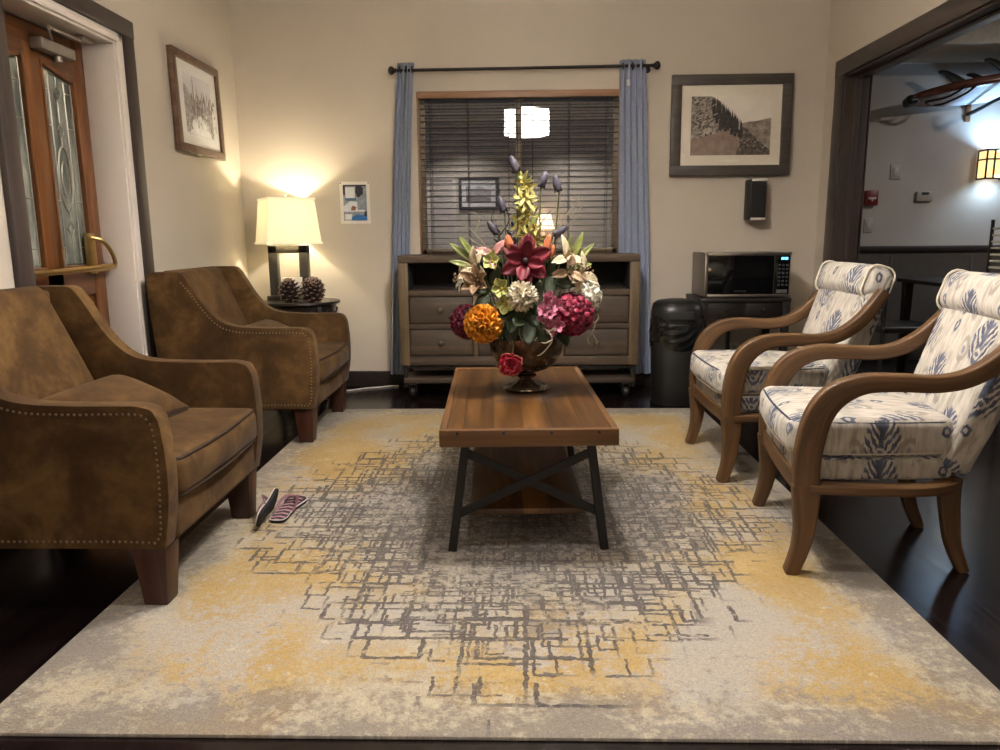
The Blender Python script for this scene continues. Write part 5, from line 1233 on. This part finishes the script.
# slate coloured buds
def bud(label, pos, tip, mat, L, R, nm='flower_bud', base_col=None):
    t = flower(nm, label, pos); d = Vector(tip).normalized(); b = MB(); M = axis_m(d)
    b.lathe([(R * .3, -.45 * L), (R * .8, -.3 * L), (R, -.05 * L), (R * .85, .2 * L), (R * .4, .42 * L), (R * .05, .52 * L)], 14, M=M)
    for k in range(3):
        a = k * 2.094; o = Vector((cos(a), sin(a), 0)); b.petal(L * .9, R * 1.2, M @ mx((o * .02 + Vector((0, 0, 1))).normalized(), o, o * R * 1.0 + Vector((0, 0, -.44 * L))), -.35, -.14, 6, 4, 1.1, .5)
    b.build('bud', P_[mat], t, 180); stem(t, pos, tuple(-d), .0028); return t
for lb, pos, tp in (('slate purple bud at the very top of the bouquet', (-.018, 3.05, 1.375), (-.35, 0, 1)), ('slate purple bud right of the yellow orchids, the left one of a pair', (.098, 3.06, 1.315), (.3, 0, 1)), ('slate purple bud right of the yellow orchids, the right one of a pair', (.150, 3.06, 1.300), (-.25, 0, 1)),
                    ('slate purple bud left of the yellow orchid spike', (-.068, 3.07, 1.222), (-.3, 0, 1)), ('slate purple bud low beside the right orange bud', (.165, 3.05, 1.115), (.8, 0, .6)), ('slate purple bud farthest left above the pink lily', (-.105, 3.10, 1.13), (-.6, 0, .8))):
    bud(lb, pos, tp, 'slate', .072, .0165)
bud('orange lily bud left of the dark red magnolia', (-.040, 3.0, 1.068), (-.12, -.2, 1), 'coral', .075, .019)
bud('orange lily bud right of the dark red magnolia', (.112, 3.01, 1.058), (.15, -.1, 1), 'coral', .095, .018)
bud('smaller orange lily bud beside the right one', (.128, 3.03, 1.03), (.3, -.1, 1), 'coral', .07, .015)
# lilies
def lily(label, pos, axis, mat, L=.085, W=.034, seed=0, tl=.55, nm='lily'):
    t = flower(nm, label, pos); b = MB()
    rose_layers(b, axis, [(3, L, W, tl, .005, .3, -.28, 1.05, 0), (3, L * .95, W * .9, tl - .2, .005, .3, -.3, 1.05, 0)], seed=seed); b.build('bloom', P_[mat], t, 180)
    A = axis_m(axis); b = MB()
    for k in range(5): d = A @ Vector((.016 * cos(k * 1.257), .016 * sin(k * 1.257), L * .62)); b.tube([(0, 0, 0), tuple(d)], .001, 5); b.ball(tuple(d), .0035, 6, 4, sc=(1, 1, 1.4))
    b.build('stamen', P_['tan'], t); stem(t, pos, tuple(-Vector(axis)), .003); return t
lily('pink lily at upper left beside the orange bud', (-.100, 3.02, 1.022), (-.3, -.8, .5), 'lilypink', .075, .032, 1)
lily('cream lily at upper right beside the orange buds', (.185, 3.02, 1.012), (.5, -.7, .5), 'lily', .085, .032, 2)
lily('cream lily at the right above the white hydrangea', (.245, 3.03, .945), (.7, -.7, .3), 'lily', .088, .036, 3)
lily('tan cream lily at the right nearer the magnolia', (.195, 2.99, .955), (.2, -1, .3), 'tan', .07, .032, 4)
lily('cream lily at the left below the long leaves', (-.170, 3.01, .975), (-.5, -.8, .2), 'lily', .08, .034, 5)
lily('half open tan lily at the left above the orange head', (-.155, 2.97, .915), (-.35, -.8, .3), 'tan', .085, .045, 6, 1.1)
lily('white lily at far left edge of the bouquet', (-.225, 3.04, .93), (-1, -.3, .2), 'white', .06, .022, 7)
for lb, pos, ax, sd in (('pale green hellebore left of the cream chrysanthemum', (-.068, 2.955, .898), (-.3, -1, .2), 1), ('lower pale green hellebore above the dark leaves', (-.052, 2.95, .838), (-.1, -1, -.1), 2), ('small pale green hellebore beside the tan lily', (-.105, 3.0, 1.0), (-.4, -1, .4), 3)):
    t = flower('hellebore', lb, pos); b = MB(); rose_layers(b, ax, [(5, .042, .034, .35, .003, .35, .1, 1.4, 0)], seed=sd); b.build('bloom', P_['limehel'], t, 180); b = MB(); b.ball((0, -.008, 0), .007); b.build('flower_eye', P_['yellow'], t); stem(t, pos, tuple(-Vector(ax)), .0022)
# leaf sprays
def spray(label, pos, leaves, mat):
    t = flower('leaf_spray', label, pos, 'leaves')
    for d, n, L, W, c in leaves:
        b = MB(); b.petal(L, W, mx(d, n, c), .15, random.uniform(-.12, .1), 8, 4, .95, .12); b.build('leaf', mat, t, 180)
    stem(t, pos, (0, .3, -1), .003); return t
F_ = (0, -1, .3)
spray('long pale green leaves fanning out at upper left of the bouquet', (-.185, 3.03, 1.0), [((-.9, 0, .75), F_, .12, .026, (0, 0, 0)), ((-.6, -.1, .9), F_, .11, .024, (.01, 0, .01)), ((-1, -.1, .25), F_, .10, .024, (0, 0, -.02)), ((-.5, -.2, -.9), F_, .08, .03, (0, 0, -.02))], LEAFL)
spray('long green leaves standing at upper right of the bouquet', (.215, 3.05, 1.0), [((.35, 0, 1), F_, .12, .028, (0, 0, 0)), ((.75, 0, .8), F_, .11, .026, (.01, 0, -.01)), ((.1, -.1, .9), F_, .10, .026, (-.02, 0, 0)), ((.9, 0, .2), F_, .08, .024, (0, 0, -.03))], LEAFL)
spray('dark rounded leaves in the middle over the urn rim', (.018, 2.97, .80), [((-.35, -.4, -1), F_, .115, .062, (-.02, 0, .02)), ((.1, -.4, -1), F_, .125, .066, (.01, -.01, -.01)), ((.5, -.4, -.8), F_, .10, .055, (.02, 0, .02)), ((-.8, -.3, -.3), F_, .10, .06, (-.03, 0, .02)), ((.2, -.5, .2), F_, .07, .05, (.03, -.01, .01)), ((-.2, -.6, -.2), F_, .08, .055, (-.01, -.02, -.02)), ((0, -.3, -1), F_, .11, .06, (-.05, .01, -.02)), ((.3, -.3, -1), F_, .10, .06, (.06, .01, -.03))], LEAF)
spray('dark leaves at the left between the lilies and the orange head', (-.12, 3.0, .885), [((-.9, -.2, .2), F_, .10, .05, (0, 0, 0)), ((-.5, -.3, -.7), F_, .10, .05, (0, 0, -.01)), ((.4, -.3, .8), F_, .09, .045, (.01, 0, .02)), ((.7, -.4, -.2), F_, .08, .045, (.02, 0, 0)), ((-.2, -.3, .9), F_, .10, .04, (-.02, 0, .02))], LEAF)
spray('dark leaves at the right between the magnolia and the lilies', (.115, 3.0, .925), [((.2, -.3, .9), F_, .10, .04, (0, 0, 0)), ((.1, -.4, -1), F_, .12, .045, (0, 0, .03)), ((.8, -.2, -.2), F_, .09, .045, (.02, 0, 0)), ((-.2, -.4, -.8), F_, .09, .04, (-.03, 0, 0)), ((.6, -.2, .6), F_, .09, .04, (.04, 0, 0))], LEAF)
spray('dark leaves below the right burgundy head', (.16, 3.02, .735), [((.3, -.4, -.6), F_, .09, .05, (0, 0, 0)), ((-.5, -.4, -.5), F_, .09, .05, (-.02, 0, 0)), ((.8, -.2, -.2), F_, .08, .045, (.02, 0, .02))], LEAF)
spray('small green leaves behind the tall yellow orchids', (.03, 3.11, 1.10), [((-.6, 0, .8), F_, .10, .022, (0, 0, 0)), ((.6, 0, .8), F_, .10, .022, (0, 0, .02)), ((-.3, 0, 1), F_, .12, .02, (0, 0, .05)), ((.3, 0, .9), F_, .09, .02, (0, 0, .09))], LEAFL)
# curly pale twigs
def twig(label, pos, paths, mat='twig', r=.0020):
    t = flower('curly_twig', label, pos, 'twig')
    for p in paths: b = MB(); pp = cr(p, 6); n = len(pp); b.tube(pp, [r * (1.15 - .75 * i / (n - 1)) for i in range(n)], 6); b.build('twig_branch', P_[mat], t)
    return t
v0 = Vector((UX, UY, UZ + .16))
def rel(pos): return tuple(v0 - Vector(pos))
p = (-.13, 3.09, 1.05); twig('pale curly twigs at the upper left of the bouquet', p, [[rel(p), (.04, 0, -.12), (0, 0, 0), (-.05, 0, .06), (-.095, -.01, .10), (-.085, -.02, .075)], [(0, 0, 0), (-.04, 0, .02), (-.08, 0, .045), (-.11, 0, .03)], [(-.05, 0, .06), (-.03, 0, .11), (-.045, 0, .14), (-.07, 0, .145)], [(.02, 0, -.05), (-.03, .01, .0), (-.09, .01, .01)]])
p = (.16, 3.08, 1.12); twig('pale curly twigs at the upper right of the bouquet', p, [[rel(p), (-.03, 0, -.15), (0, 0, 0), (.03, 0, .06), (.075, 0, .11), (.085, 0, .15)], [(0, 0, 0), (.04, 0, .02), (.075, 0, .05), (.095, 0, .045)], [(.03, 0, .06), (.055, 0, .065), (.09, 0, .09), (.088, 0, .115)], [(-.02, 0, -.05), (-.01, 0, .05), (.0, 0, .13), (.03, 0, .17)]])
p = (.115, 2.90, .70); twig('short pale twig hanging in front of the urn', p, [[rel(p), (-.03, .06, .035), (.0, .0, .03), (.012, -.01, 0), (-.006, -.012, -.03), (-.03, -.01, -.055), (-.045, -.01, -.06)], [(.012, -.01, 0), (-.012, -.012, -.01), (-.03, -.01, -.008)], [(.0, 0, .03), (.02, -.005, .045), (.03, -.005, .04)]], r=.0038)
p = (.285, 3.03, .72); twig('gilded twig hanging at the right of the urn under the burgundy head', p, [[rel(p), (-.12, .05, .05), (-.03, .01, .05), (.02, 0, .03), (.012, -.005, -.01), (.03, -.005, -.045), (.024, -.005, -.075)], [(.012, -.005, -.01), (-.008, -.005, -.03), (.0, -.005, -.055)], [(.02, 0, .03), (.035, 0, .05), (.03, 0, .07)]], r=.0035)
p = (-.08, 3.12, 1.10); twig('thin dark curved stems behind the yellow orchids', p, [[rel(p), (.03, 0, -.15), (0, 0, 0), (-.03, 0, .06), (-.02, 0, .11)], [(0, 0, 0), (.04, 0, .06), (.02, 0, .12), (-.01, 0, .16)], [(.05, 0, -.05), (.12, 0, .05), (.16, 0, .13), (.13, 0, .19)], [(.08, 0, .0), (.16, 0, .04), (.21, 0, .10)]], 'dark', .0024)
